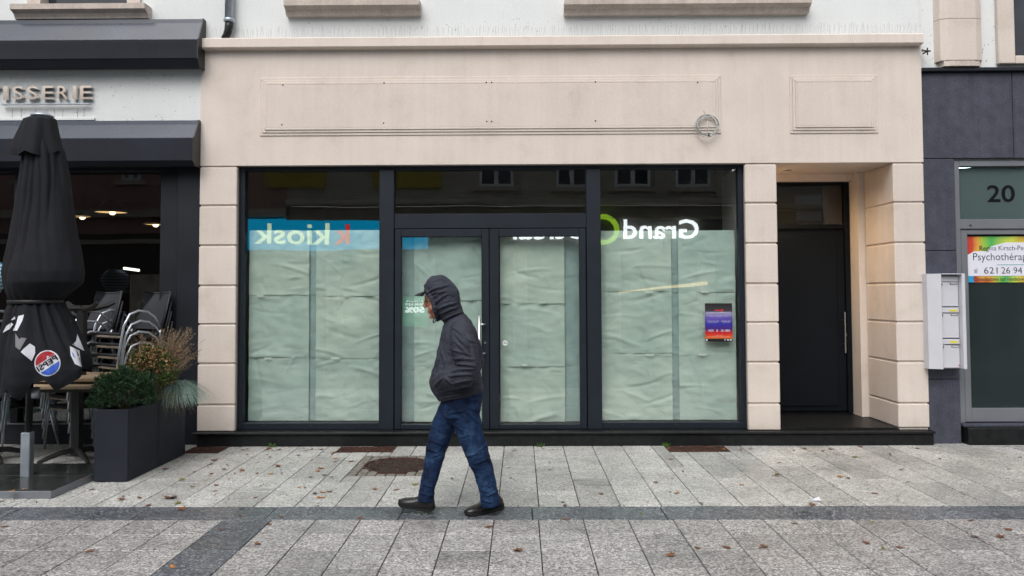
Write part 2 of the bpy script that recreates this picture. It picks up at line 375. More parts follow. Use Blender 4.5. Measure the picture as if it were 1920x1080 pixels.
for i in range(260):
    f, a = math.sqrt(rnd.random())*.97, rnd.uniform(0, 6.28); a0, c = pcx+RX*f*math.cos(a), pcy+RY*f*math.sin(a); s = rnd.uniform(.005, .016); an = rnd.uniform(0, 3.1); z = .010+.030*(1-f**2)
    scr.add([(a0+s*math.cos(an), c+s*math.sin(an), z), (a0-s*.5*math.sin(an), c+s*.5*math.cos(an), z+rnd.uniform(0, .01)), (a0-s*math.cos(an), c-s*math.sin(an), z), (a0+s*.5*math.sin(an), c-s*.5*math.cos(an), z+.003)], [(0, 1, 2, 3)])
mk('bark_mulch', scr, mat('bark_mulch', (.075, .035, .022), .85, var=.7, vscale=50), pit)['kind'] = 'stuff'

# ================================================================== CENTRE BUILDING
LX, RXX = -3.345, 4.19
bld = thing('building', 'building with beige ground floor, papered shop windows and white upper wall', 'building', (.4, 0, 0))
SX0, SX1, EX0, EX1 = -2.955, 2.34, 2.668, 3.872          # shop opening, entrance opening
ZT = 2.905
wall = MB()
wall.box(LX, RXX, 0, .30, ZT, 4.12)
mk('fascia_wall', wall, M['beige'], bld)
mk('upper_wall', MB().box(LX, RXX, .02, .30, 4.232, 4.60).box(LX, -2.3, .02, .3, 4.6, 9.5).box(-1.15, .6, .02, .3, 4.6, 9.5).box(2.9, RXX, .02, .3, 4.6, 9.5).box(-2.3, -1.15, .02, .3, 6.6, 9.5).box(.6, 2.9, .02, .3, 6.6, 9.5), M['white'], bld)
cb = MB().prism([(0, 4.12), (-.075, 4.125), (-.085, 4.135), (-.085, 4.222), (-.075, 4.232), (.02, 4.240), (.02, 4.12)], LX-.0, RXX-.01, 'x')
mk('cornice_band', cb, M['beige'], bld)
zs = [2.898, 2.486, 2.068, 1.650, 1.250, .842, .418, .148]
def column(x0, x1, y1, ret=None):
    mk('pillar_core', MB().box(x0+.012, x1-.012 if ret is None else x1-.012, .016, y1, .148, ZT-.001), M['beige'], bld)
    for k in range(len(zs)-1):
        b = MB().cbox(x0, x1, 0.0, .05 if ret is None else y1-.002, zs[k+1]+(.008 if k < 6 else 0), zs[k]-.010, .007)
        mk('stone_block', b, M['beige'], bld)
column(LX, SX0, .3)
column(SX1, EX0, .3)
# right pillar: blocks wrap round into the entrance
mk('pillar_core', MB().box(EX1+.014, RXX-.012, .016, .71, .15, ZT-.001), M['beige'], bld)
for k in range(len(zs)-1):
    b = MB().cbox(EX1, RXX, 0.0, .70, zs[k+1]+(.008 if k < 6 else .024), zs[k]-.010, .007); mk('stone_block', b, M['beige'], bld)
mk('pillar_core', MB().box(SX1+.02, EX0-.003, .301, 1.05, .15, ZT-.001), M['beige'], bld)
# entrance: soffit, jamb, door
mk('soffit', MB().box(EX0-.05, EX1+.2, .30, 1.3, ZT+.002, 3.1), M['beige'], bld)
mk('door_jamb', MB().box(3.80, EX1+.10, .72, 1.03, .172, ZT).box(EX0, 3.80, .82, 1.03, 2.83, ZT), M['beige'], bld)
mk('hall_wall', MB().box(EX0, EX1+.3, 1.06, 1.10, .172, ZT+.001), M['room'], bld)
ed = thing('entrance_door', None, None, (0, 0, 0)); ed.parent = bld; ed.location = Vector((3.3, .98, 0))-wloc(bld)
X0, X1 = EX0+.01, 3.795; Y = .97
mk('door_frame', MB().cbox(X0, X0+.05, Y-.03, Y+.04, .19, 2.83, .004).cbox(X1-.055, X1, Y-.03, Y+.04, .19, 2.83, .004).cbox(X0+.05, X1-.055, Y-.03, Y+.04, 2.79, 2.83, .004).cbox(X0+.05, X1-.055, Y-.03, Y+.04, 2.29, 2.34, .004), M['door'], ed)
mk('leaf', MB().cbox(X0+.053, X1-.058, Y, Y+.04, .20, 2.285, .004).cbox(X0+.10, X1-.15, Y-.012, Y, .26, 2.20, .004), M['door'], ed)
mk('pane', MB().box(X0+.05, X1-.055, Y+.01, Y+.016, 2.34, 2.79), M['glassd'], ed)
mk('handle', MB().tube([(3.70, Y-.075, .87), (3.70, Y-.075, 1.335)], .009).tube([(3.70, Y-.075, .97), (3.70, Y, .97)], .006).tube([(3.70, Y-.075, 1.24), (3.70, Y, 1.24)], .006), M['steel'], ed)
mk('lock', MB().tube([(3.745, Y-.02, 1.07), (3.745, Y, 1.07)], .014, 12), M['steel'], ed)
mk('notice', MB().box(2.70, 2.86, Y-.016, Y-.0125, .98, 1.66), mat('dark_blue_grey_panel', (.035, .042, .055), .3), ed)
# step / plinth
mk('plinth', MB().cbox(LX+.02, RXX+.01, -.06, .29, -.02, .118, .008).cbox(LX-.02, RXX+.02, -.085, .31, .119, .1455, .006), M['plinth'], bld)
mk('step_floor', MB().box(EX0-.02, EX1+.02, .311, 1.3, .0, .168).box(EX0+.003, EX1-.003, .02, .311, .1457, .168), M['plinth'], bld)
# soffit lamp
lamp = thing('ceiling_lamp', 'small warm recessed lamp in the soffit over the black entrance door', 'lamp', (2.95, .50, ZT))
mk('lamp_ring', MB().lathe([(.045, -.006), (.05, -.001), (.05, .0015), (.038, .0015), (.038, -.006)], (2.95, .50, ZT)), M['steel'], lamp)
mk('bulb', MB().lathe([(.036, -.004), (.036, -.001)], (2.95, .50, ZT)), emis('warm_lamp', (1, .62, .28), 12), lamp)
ll = bpy.data.lights.new('lamp_light', 'SPOT'); lo = bpy.data.objects.new('lamp_light', ll); C.objects.link(lo); lo.location = (2.95, .50, ZT-.03)
ll.energy = 38; ll.color = (1, .66, .32); ll.spot_size = R(165); ll.spot_blend = 1; ll.shadow_soft_size = .04
# moulded panels on the fascia
def moulded(x0, x1, z0, z1):
    p = thing('moulded_panel', None, None); p.parent = bld; p.location = Vector(((x0+x1)/2, 0, (z0+z1)/2))-wloc(bld)
    for k, (ins, y, wd) in enumerate(((0, -.010, .030), (.0301, -.020, .027), (.0572, -.030, .0225))):
        a, b, c, d = x0+ins, x1-ins, z0+ins, z1-ins
        m = MB()
        m.cbox(a, b, y, .001, c, c+wd, .003).cbox(a, b, y, .001, d-wd, d, .003).cbox(a, a+wd, y+.0005, .001, c+wd, d-wd, .003).cbox(b-wd, b, y+.0005, .001, c+wd, d-wd, .003)
        mk('moulding', m, M['beige'], p)
    mk('panel_field', MB().box(x0+.0799, x1-.0799, -.0298, .001, z0+.0799, z1-.0799), M['beige'], p)
    return p
mp = moulded(-2.715, 2.100, 3.215, 3.83)
moulded(2.815, 3.728, 3.21, 3.82)
scr = MB()
for px, py in ((532, 161), (721, 157), (912, 156), (922, 156), (1116, 155), (1307, 156), (530, 235), (720, 232), (913, 229), (922, 229), (1116, 228)):
    x, z = P(px, py); mk('screw_hole', MB().lathe([(.008, 0), (.008, .003)], (0, 0, 0), 8).__class__().tube([(x, -.0315, z), (x, -.027, z)], .0085, 8), M['ink'], mp)
# bird spikes
sp = MB(); x = LX+.1
while x < RXX-.05:
    l = rnd.uniform(.085, .125); dx = rnd.uniform(-.02, .03); dy = rnd.choice((-.03, 0, .02)); w_ = .0011
    y = -.045
    sp.add([(x-w_, y, 4.236), (x+w_, y, 4.236), (x+dx+w_, y+dy, 4.236+l), (x+dx-w_, y+dy, 4.236+l), (x, y+w_*1.7, 4.236), (x+dx, y+dy+w_*1.7, 4.236+l)], [(0, 1, 2, 3), (1, 4, 5, 2), (4, 0, 3, 5)])
    x += rnd.uniform(.016, .024)
sp.box(LX+.1, RXX-.05, -.052, -.038, 4.2335, 4.2385)
tag(mk('bird_spikes', sp, M['wire'], None, loc=(0, -.04, 4.23)), 'long row of thin wire bird spikes on the beige cornice', 'bird spikes', kind='stuff')
# upper window sills and windows above
def sill(x0, x1, z0, parent, wx0, wx1, z1=None, y=.02):
    s = MB().prism([(y, z0), (y-.07, z0), (y-.08, z0+.02), (y-.10, z0+.05), (y-.16, z0+.075), (y-.165, z0+.13), (y, z0+.135)], x0, x1, 'x')
    mk('window_sill', s, M['beige2'], parent)
    f = MB().box(wx0, wx0+.14, y-.03, y+.25, z0+.137, z0+2.1).box(wx1-.14, wx1, y-.03, y+.25, z0+.137, z0+2.1).box(wx0-.0, wx1, y-.03, y+.25, z0+2.1, z0+2.26)
    wn = mk('window', f, M['beige2'], parent)
    mk('pane', MB().box(wx0+.14, wx1-.14, y+.12, y+.14, z0+.137, z0+2.1), M['oppglass'], wn)
sill(-2.44, -1.03, 4.475, bld, -2.32, -1.13)
sill(.47, 3.02, 4.465, bld, .58, 2.92)

# ------------------------------------------------ shop front frames (dark), y from .06 to .16
sw = thing('shop_front', None, None); sw.parent = bld; sw.location = Vector((-.3, .1, 0))-wloc(bld)
YF, YB, YG = .085, .17, .135
def bar(x0, x1, z0, z1, y0=YF, y1=YB, nm='frame_bar', par=None, m=None): return mk(nm, MB().cbox(x0, x1, y0, y1, z0, z1, .004), m or M['frame'], par or sw)
bar(SX0, -2.899, .147, ZT); bar(2.289, SX1, .147, ZT)                       # outer posts
bar(-2.899, 2.289, 2.862, ZT, YF+.001); bar(-2.899, -1.475, .147, .216, YF+.001); bar(.846, 2.289, .147, .216, YF+.001)
bar(-1.475, -1.321, .147, 2.862, YF-.02); bar(.698, .846, .147, 2.862, YF-.02)
bar(-1.321, .698, 2.243, 2.398, YF-.004)
for (a, b) in ((-2.899, -1.475), (.846, 2.289)):
    mk('pane', MB().box(a, b, YG, YG+.008, .216, 2.862), M['glass'], sw)
mk('pane', MB().box(-1.321, .698, YG, YG+.008, 2.398, 2.862), M['glass'], sw)
for x in (-2.7, -2.2, -1.7, 1.05, 1.6, 2.1):     # drain slots
    mk('drain_cap', MB().cbox(x, x+.035, YF-.004, YF+.001, .185, .193, .001), M['black'], sw)
for x in (-1.22, -.65, -.1, .46):
    mk('drain_cap', MB().cbox(x, x+.035, YF-.008, YF-.003, 2.372, 2.380, .001), M['black'], sw)
def leaf(x0, x1, gx0, gx1, side):
    d = thing('door', None, None); d.parent = bld; d.location = Vector(((x0+x1)/2, .1, 0))-wloc(bld)
    y0, y1 = YF-.012, YB-.01
    mk('door_frame', MB().cbox(x0, gx0, y0, y1, .150, 2.236, .004).cbox(gx1, x1, y0, y1, .150, 2.236, .004).cbox(gx0, gx1, y0+.001, y1, 2.157, 2.236, .004).cbox(gx0, gx1, y0+.001, y1, .150, .199, .004), M['frame'], d)
    mk('pane', MB().box(gx0, gx1, YG-.01, YG-.002, .199, 2.157), M['glass'], d)
    return d
dl = leaf(-1.313, -.324, -1.247, -.400, 1); dr = leaf(-.319, .690, -.222, .621, 0)
hx = -.424
mk('handle', MB().tube([(hx, -.005, .60), (hx, -.005, 1.33)], .0125, 12).tube([(hx, -.005, .94), (hx+.055, -.005, .94), (hx+.055, .072, .94)], .0085).tube([(hx, -.005, 1.24), (hx+.055, -.005, 1.24), (hx+.055, .072, 1.24)], .0085), M['steel'], dl, True)
mk('lock', MB().tube([(-.367, .062, 1.045), (-.367, .074, 1.045)], .012, 12), M['steel'], dl)

# papers
def sheet(parent, x0, x1, z0, z1, Y, m, seed, amp=1.0, n=None):
    nx = max(6, int((x1-x0)/.014)); nz = max(6, int((z1-z0)/.014)); r = random.Random(seed)
    cr = []
    for k in range(int(6+(x1-x0)*7)):
        a = r.uniform(-.35, .35) if r.random() < .75 else r.uniform(-1.5, 1.5)
        cr.append((r.uniform(x0, x1), r.uniform(z0, z1), math.cos(a), math.sin(a), r.uniform(.07, .32), r.uniform(.008, .026), r.uniform(-.008, .009)))
    vs = []
    for j in range(nz+1):
        for i in range(nx+1):
            u, v = i/nx, j/nz; x = x0+(x1-x0)*u; z = z0+(z1-z0)*v
            e = 0.
            for (qx, qz, c, s, L, wd, am) in cr:
                dx, dz = x-qx, z-qz; al = dx*c+dz*s; pe = -dx*s+dz*c+.10*al*al*(1 if am > 0 else -1)/max(L, .1)
                if abs(al) < L and abs(pe) < wd*3: e += am*math.exp(-(pe/wd)**2)*(1-(al/L)**2)
            e += .008*noise.noise(Vector((x*2.6, z*4.5, seed)))+.004*noise.noise(Vector((x*9, z*14, seed+3)))
            sag = .010*math.exp(-((v-.93)/.06)**2)*noise.noise(Vector((x*9, 0, seed)))+.006*math.exp(-((v-.05)/.05)**2)*noise.noise(Vector((x*7, 5, seed)))
            ed = (.004*noise.noise(Vector((x*8, seed, 0))) if j in (0, nz) else 0)
            vs.append((x, Y-amp*(e+sag)*1.5, z+ed))
    fs = [(j*(nx+1)+i, j*(nx+1)+i+1, (j+1)*(nx+1)+i+1, (j+1)*(nx+1)+i) for j in range(nz) for i in range(nx)]
    return mk('sheet', MB().add(vs, fs), m, parent, True)
def papers(label, cols, rows, seed):
    t = thing('window_paper', label, 'window paper', (cols[0][0], .2, rows[-1]), 'paper sheets taped behind the shop glass')
    for ci, (a, b, strip) in enumerate(cols):
        rows = [rows[0]]+[q+rnd.uniform(-.018, .018) for q in rows[1:-1]]+[rows[-1]]
        for ri in range(len(rows)-1):
            yy = .205 if not strip else .228
            sheet(t, a-(.0 if not strip else .02), b+(.0 if not strip else .02), rows[ri+1]-(.0 if ri else .0), rows[ri]+.015, yy+.006*ri, M['paper'] if not strip else M['paperdark'], seed+ci*7+ri, .95 if not strip else .35)
    for ci, (a, b, strip) in enumerate(cols):
        for q in rows[1:-1]:
            if strip: continue
            x = rnd.uniform(a+.08, b-.12); mk('tape', MB().cbox(x, x+rnd.uniform(.05, .09), .186, .1865, q-.006, q+.016, .0002), M['tape'], t)
    return t
M['tape'] = mat('pale_tape', (.62, .66, .60), .3, var=.05)
papers('crumpled pale paper covering the left shop window beside the pillar', [(-2.885, -2.244, 0), (-2.244, -2.170, 1), (-2.170, -1.487, 0)], [2.225, 1.545, .892, .222], 11)
papers('crumpled pale paper covering the right shop window behind the poster', [(.862, 1.604, 0), (1.604, 1.677, 1), (1.677, 2.278, 0)], [2.205, 1.560, .909, .222], 41)
papers('pale paper covering the left door leaf behind the walking man', [(-1.238, -1.135, 1), (-1.125, -.410, 0)], [2.150, 1.50, .80, .206], 71)
papers('pale paper covering the right door leaf with the round sticker', [(-.212, .470, 0), (.480, .612, 1)], [2.150, 1.456, .775, .206], 101)
# room behind
mk('room_wall', MB().box(LX+.2, EX0-.15, 4.3, 4.4, -.1, 3.2).box(LX+.2, LX+.3, .32, 4.3, -.1, 3.2).box(EX0-.2, EX0-.12, 1.3, 4.3, -.1, 3.2).box(LX+.2, EX0-.1, .31, 4.4, 3.1, 3.2).box(LX+.2, EX0-.1, .31, 4.4, -.1, .1), M['room'], bld)
mk('ceiling_panel', MB().box(-2.6, -.2, 1.0, 2.2, 3.05, 3.08), M['room'], bld)

# sticker, poster, coil
st = thing('door_sticker', 'round white sticker on the right door leaf', 'sticker', (-.159, YG-.012, 1.04))
mk('disc', MB().tube([(-.159, YG-.0105, 1.04), (-.159, YG-.0125, 1.04)], .027, 24), mat('white_vinyl', (.75, .77, .80), .5), st)
mk('marking', MB().box(-.177, -.141, YG-.0145, YG-.013, 1.035, 1.042).box(-.172, -.150, YG-.0145, YG-.013, 1.050, 1.053), mat('grey_vinyl', (.10, .12, .15), .5), st)
po = thing('poster', 'red, blue and black event poster stuck on the right shop window', 'poster', (2.08, .1, 1.245))
def grad_mat(name, z0, z1, stops, rough=.35):
    m, t, b = new_mat(name)
    g = t.nodes.new('ShaderNodeNewGeometry'); s = t.nodes.new('ShaderNodeSeparateXYZ'); t.links.new(g.outputs['Position'], s.inputs[0])
    mr = t.nodes.new('ShaderNodeMapRange'); mr.inputs[1].default_value = z0; mr.inputs[2].default_value = z1; t.links.new(s.outputs[2], mr.inputs[0])
    v = pos(t); c = ramp(t, mr.outputs[0], stops); c = mix(t, .5, c, ramp(t, noise_tex(t, v, 22, 3), [(.3, .55), (.7, 1.0)]), 'MULTIPLY')
    t.links.new(c, b.inputs['Base Color']); b.inputs['Roughness'].default_value = rough; return m
px0, px1, pz0, pz1 = 1.938, 2.222, 1.047, 1.447
mk('print', MB().cbox(px0, px1, .112, .118, pz0, pz1, .001), grad_mat('poster_print', pz0, pz1, [(0, (.01, .01, .012)), (.075, (.02, .012, .01)), (.085, (.75, .16, .02)), (.19, (.62, .03, .02)), (.25, (.45, .015, .03)), (.32, (.06, .02, .18)), (.45, (.03, .03, .33)), (.62, (.13, .09, .42)), (.74, (.30, .27, .50)), (.80, (.05, .04, .05)), (.97, (.02, .02, .022))]), po)
H = pz1-pz0
for s, a, b, z, hh, wt in (('JOURNÉE DU BÉNÉVOLAT', .06, .94, .735, .042, .01), ('animations · rencontres · découvertes · musique', .06, .96, .678, .020, 0), ('ateliers et stands pour tous', .16, .84, .650, .018, 0),
                           ('À PARTIR DE', .07, .50, .520, .028, .01), ('ENTRÉE LIBRE', .60, .94, .520, .028, .01), ('de midi à minuit', .12, .44, .485, .018, 0), ('pour tous', .66, .9, .485, .018, 0),
                           ('NOV.', .12, .32, .255, .062, .015), ('3', .40, .46, .255, .062, .015), ('15-18H', .58, .90, .255, .062, .015), ('place de la ville', .40, .62, .150, .018, 0), ('informations et inscriptions sur place', .10, .90, .118, .018, 0)):
    mk('lettering', text_mb(s, px0+(px1-px0)*a, px0+(px1-px0)*b, pz0+H*(z), pz0+H*(z+hh), .1115, .0006, wt*.6), M['print'], po)
mk('emblem', MB().cbox(px0+.10, px0+.17, .111, .1119, pz0+H*.80, pz0+H*.83, .0003).ell((px0+.18, .1115, pz0+H*.815), .012, .0006, .014), mat('red_emblem', (.5, .03, .02), .5), po)
mk('logo', MB().ell((px1-.018, .1113, pz0+.017), .009, .0006, .009).cbox(px1-.06, px1-.036, .1105, .1117, pz0+.011, pz0+.022, .0003).cbox(px1-.085, px1-.075, .1105, .1117, pz0+.012, pz0+.025, .0003).cbox(px0+.006, px0+.022, .1105, .1117, pz0+.008, pz0+.026, .0003), M['print'], po)

po.location.y += .0165
co = MB(); r2 = random.Random(3)
cxx, czz = P(1326, 235, -.06)
for k in range(4):
    ox, oz, rr, sq = r2.uniform(-.012, .012), r2.uniform(-.012, .012), r2.uniform(.094, .120), r2.uniform(.92, 1.05)
    co.tube([(cxx+ox+(.02 if k > 4 else 0)+rr*math.cos(a*math.pi/16), -.055-.006*k+.008*math.sin(a*.4+k), czz+oz+rr*sq*math.sin(a*math.pi/16)) for a in range(33)], .0042, 6)
co.tube([(cxx-.035, -.005, czz+.205), (cxx-.033, -.02, czz+.18), (cxx-.02, -.045, czz+.13), (cxx-.01, -.05, czz+.10)], .003, 6)
co.tube([(cxx, -.07, czz+.05), (cxx+.004, -.072, czz-.06), (cxx+.01, -.075, czz-.10)], .003, 6)
coil = thing('cable_coil', 'coil of loose grey cable hanging at the right end of the moulded fascia panel', 'cable', (cxx, -.03, czz))
mk('cable', co, M['wire'], coil, True)
mk('connector', MB().tube([(cxx+.012, -.075, czz-.095), (cxx+.015, -.076, czz-.125)], .0075, 8).tube([(cxx+.05, -.06, czz-.08), (cxx+.065, -.06, czz-.10)], .006, 8), M['black'], coil)
# downpipe
dp = thing('downpipe', 'grey zinc downpipe with black elbow on the white wall above the left pillar', 'downpipe', (-3.033, -.05, 4.24))
mk('pipe', MB().tube([(-3.030, -.055, 9.3), (-3.034, -.055, 4.43)], .045, 18), M['zinc'], dp, True)
mk('collar', MB().lathe([(.050, 0), (.056, .008), (.056, .03), (.050, .04)], (-3.034, -.055, 4.405)), M['zinc'], dp, True)
mk('elbow', MB().tube([(-3.034, -.055, 4.404), (-3.036, -.055, 4.36), (-3.046, -.05, 4.31), (-3.065, -.04, 4.27), (-3.095, -.03, 4.236)], [.042, .042, .040, .038, .036], 18), M['black'], dp, True)
br = MB(); bx, bz = P(1737, 97, -.05)
br.tube([(bx-.045, -.06, bz+.01), (bx, -.07, bz), (bx+.035, -.06, bz+.004)], .009, 8).tube([(bx, .02, bz), (bx, -.08, bz)], .008, 8).tube([(bx, -.07, bz+.035), (bx+.002, -.07, bz-.04)], .007, 8).tube([(bx-.05, -.06, bz), (bx-.045, -.06, bz+.022)], .006)
tag(mk('wall_bracket', br, M['black'], None, loc=(bx, 0, bz)), 'small black metal cross bracket on white wall right of the cornice', 'bracket')

# ================================================================== RIGHT BUILDING
rb = thing('building', 'building with blue-grey stone ground floor and door number 20', 'building', (5.5, 0, 0))
mk('wall', MB().box(RXX, 9.5, .06, .3, 3.885, 9.5).box(RXX, 4.53, .09, .3, 0, 3.885).box(4.53, 9.5, .09, .3, 2.93, 3.885).box(6.0, 9.5, .09, .3, 0, 2.93), M['white'], rb)
yS = .03
def panel(x0, x1, z0, z1, y=yS): mk('stone_panel', MB().cbox(x0+.003, x1-.003, y, .089, z0+.0035, z1-.0035, .003), M['stone'], rb)
for x0, x1 in ((RXX+.004, 5.144), (5.144, 6.1), (6.1, 7.05), (7.05, 8.0)): panel(x0, x1, 2.945, 3.852)
for z0, z1 in ((1.985, 2.945), (.66, 1.985), (-.02, .66)): panel(RXX+.004, 4.527, z0, z1)
panel(6.0, 7.0, 0, 2.945); panel(7.0, 8.0, 0, 2.945)
mk('coping', MB().cbox(RXX+.002, 9.5, -.02, .09, 3.853, 3.89, .004), M['frame2'], rb)
mk('plinth_block', MB().cbox(4.552, 6.0, -.06, .30, -.02, .175, .008), M['plinth'], rb)
mk('threshold', MB().cbox(4.53, 6.0, -.01, .30, .1755, .205, .004), M['stone'], rb)
d20 = thing('door', None, None); d20.parent = rb; d20.location = Vector((5.1, .1, 0))-wloc(rb)
def ab(x0, x1, z0, z1, y0=.06, y1=.15): return (x0, x1, y0, y1, z0, z1, .004)
fm = MB(); fm.cbox(*ab(4.53, 4.588, .206, 2.928)).cbox(*ab(4.588, 5.9, 2.868, 2.928, .061)).cbox(*ab(4.588, 5.9, 2.212, 2.312, .061)).cbox(*ab(5.80, 5.9, .206, 2.212, .0605))
mk('door_frame', fm, M['alu'], d20)
fm = MB(); fm.cbox(*ab(4.595, 4.664, .215, 2.205, .075, .14)).cbox(*ab(5.70, 5.79, .215, 2.205, .075, .14)).cbox(*ab(4.664, 5.70, 2.155, 2.205, .076, .14)).cbox(*ab(4.664, 5.70, .215, .355, .076, .14))
mk('leaf', fm, M['alu'], d20)
mk('pane', MB().box(4.664, 5.70, .11, .118, .355, 2.155), M['glass20'], d20)
mk('transom_pane', MB().box(4.588, 5.9, .11, .118, 2.312, 2.868), M['glass20t'], d20)
mk('stop', MB().cbox(4.68, 4.70, .05, .061, 2.245, 2.256, .002), M['black'], d20)
mk('number', text_mb('20', *(P(1851, 378, .11)[0], P(1903, 378, .11)[0]), P(1877, 379, .11)[1], P(1877, 347, .11)[1], .109, .003, .012), M['ink'], d20)
mk('room_wall', MB().box(4.5, 6.0, 2.4, 2.5, 0, 3.2).box(4.45, 4.5, .31, 2.5, 0, 3.2).box(6.0, 6.05, .31, 2.5, 0, 3.2).box(4.45, 6.05, .31, 2.5, 3.0, 3.1).box(4.45, 6.05, .31, 2.5, 0, .2), mat('hall_wall', (.22, .26, .26), .8), rb)
hl = thing('ceiling_lamp', 'lit ceiling lamp glowing behind the glass above the door number', 'lamp', (4.98, .7, 2.97))
mk('diffuser', MB().lathe([(.0, -.045), (.10, -.035), (.14, 0)], (4.98, .7, 2.99)), emis('hall_lamp', (.85, 1, .95), 14.0), hl)
# door sign
sg = thing('door_sign', 'white practice sign with rainbow corners inside the glass of door 20', 'sign', (5.2, .1, 1.9))
sx0, sz0, sz1 = 4.676, 1.655, 2.133; sx1 = 5.62
def rainbow():
    m, t, b = new_mat('rainbow_print')
    v = pos(t, (1, 1, 1)); nz = noise_tex(t, v, 2.6, 1, .4, .8)
    g = t.nodes.new('ShaderNodeNewGeometry'); s = t.nodes.new('ShaderNodeSeparateXYZ'); t.links.new(g.outputs['Position'], s.inputs[0])
    mr = t.nodes.new('ShaderNodeMapRange'); mr.inputs[1].default_value = 4.68; mr.inputs[2].default_value = 5.35; t.links.new(s.outputs[0], mr.inputs[0])
    ad = t.nodes.new('ShaderNodeMath'); ad.operation = 'ADD'; t.links.new(mr.outputs[0], ad.inputs[0]); t.links.new(nz, ad.inputs[1])
    ml = t.nodes.new('ShaderNodeMath'); ml.operation = 'MULTIPLY'; ml.inputs[1].default_value = .62; t.links.new(ad.outputs[0], ml.inputs[0])
    c = ramp(t, ml.outputs[0], [(.0, (.42, .03, .03)), (.36, (.50, .05, .03)), (.44, (.65, .33, .05)), (.52, (.30, .50, .06)), (.62, (.06, .40, .10)), (.78, (.55, .62, .08)), (1, (.5, .1, .03))])
    t.links.new(c, b.inputs['Base Color']); b.inputs['Roughness'].default_value = .4; return m
RB = rainbow()
mk('print', MB().box(sx0, sx1, .1035, .1075, sz0, sz1), RB, sg)
zz = lambda f: sz0+(sz1-sz0)*f
mk('white_field', MB().prism([(sx0, zz(.14)), (sx1, zz(.14)), (sx1, zz(.87)), (sx0+.40, zz(.87)), (sx0+.25, zz(.79)), (sx0+.20, zz(.68)), (sx0+.07, zz(.68)), (sx0, zz(.60))], .1005, .1030, 'y'), mat('white_print_field', (.70, .71, .80), .4, var=.02), sg)
mk('blue_corner', MB().box(sx0, sx0+.06, .1005, .1030, sz0, zz(.138)), mat('cyan_print', (.03, .30, .55), .4), sg)
INK2 = mat('navy_ink', (.02, .03, .05), .5)
def serif_text(s, x0, x1, z0, z1): mk('lettering', text_mb(s, x0, x1, z0, z1, .1000, .0006, -.004), INK2, sg)
kx = .885/110.  # sign pixels to metres
serif_text('Regina Kirsch-Pedroso', sx0+.125, sx0+.74, zz(.665), zz(.80))
serif_text('Psychothérapeute', sx0+.055, sx0+.80, zz(.43), zz(.64))
for w_, a_, b_ in (('621', .165, .305), ('26', .345, .435), ('94', .470, .560), ('17', .60, .68)): serif_text(w_, sx0+a_, sx0+b_, zz(.19), zz(.33))
serif_text('tel', sx0+.06, sx0+.095, zz(.20), zz(.32))
serif_text('Consultations sur rendez-vous dans la salle', sx0+.05, sx0+.88, zz(.035), zz(.115))
mk('rule', MB().box(sx0+.30, sx0+.66, .0994, .1, zz(.375), zz(.39)), mat('teal_rule', (.12, .35, .38), .5), sg)
# mailboxes
mbx = thing('mailbox_unit', 'light grey wall unit of three mailboxes beside door 20', 'mailbox', (4.32, -.1, 1.26))
mx0, mx1, mz0, mz1 = 4.146, 4.500, .778, 1.742
mk('housing', MB().prism([(mx0, .028), (mx0, -.10), (mx0+.115, -.155), (mx0+.121, -.150), (mx0+.121, .028)], mz0, mz1, 'z').cbox(mx1-.035, mx1, -.165, .028, mz0, mz1, .004).cbox(mx0+.122, mx1-.036, -.165, .028, mz1-.008, mz1, .002).cbox(mx0+.122, mx1-.036, -.06, .028, mz0, mz1-.009, .002), M['box'], mbx)
bx0, bx1 = mx0+.125, mx1-.040
zc = [mz1-.02, 1.406, 1.086, mz0+.005]
for k in range(3):
    zt, zb = zc[k], zc[k+1]
    bxo = mk('mailbox', MB().cbox(bx0, bx1, -.10, -.062, zb+.004, zt-(.062 if k == 0 else .068), .003), M['box'], mbx)
    mk('flap', MB().cbox(bx0, bx1, -.108, -.064, zt-.060, zt-.008, .004), M['box'], bxo)
    mk('lock', MB().tube([(bx0+.017, -.112, zt-.088), (bx0+.017, -.099, zt-.088)], .010, 10), M['black'], bxo)
    mk('name_plate', MB().cbox(bx1-.082, bx1-.010, -.104, -.099, zt-.091, zt-.074, .001), M['black'], bxo)
    mk('name_slip', MB().box(bx1-.076, bx1-.016, -.1055, -.1042, zt-.087, zt-.078), M['print'], bxo)
    if k: mk('sticker', MB().box(bx1-.10, bx1-.02, -.1095, -.1082, zt-.046, zt-.028), M['yellow'], bxo)
mk('red_dot', MB().tube([(bx1-.01, -.106, mz0+.035), (bx1-.01, -.0995, mz0+.035)], .006, 8), M['red'], mbx)
# stone surrounds on white wall upper right
def surround(x0, x1, zb):
    mk('stone_surround', MB().prism([(x0, .06), (x0+.03, -.02), (x0+.10, -.05), (x1-.10, -.05), (x1-.03, -.02), (x1, .06)], zb+.05, 4.392, 'z').prism([(x0, .06), (x0+.03, -.02), (x0+.10, -.05), (x1-.10, -.05), (x1-.03, -.02), (x1, .06)], 4.397, 9, 'z'), M['beige'], rb)
    mk('surround_foot', MB().prism([(x0+.04, .06), (x0+.06, -.03), (x0+.12, -.045), (x1-.12, -.045), (x1-.06, -.03), (x1-.02, .06)], zb-.01, zb+.049, 'z'), M['beige2'], rb)
surround(4.355, 4.842, 3.91)
mk('window_surround', MB().cbox(5.00, 5.175, -.0, .06, 3.93, 9, .01).cbox(5.175, 7.0, .01, .06, 3.93, 4.02, .01), M['beige'], rb)
mk('window', MB().box(5.176, 7.0, .03, .059, 4.02, 8), M['oppglass'], rb)

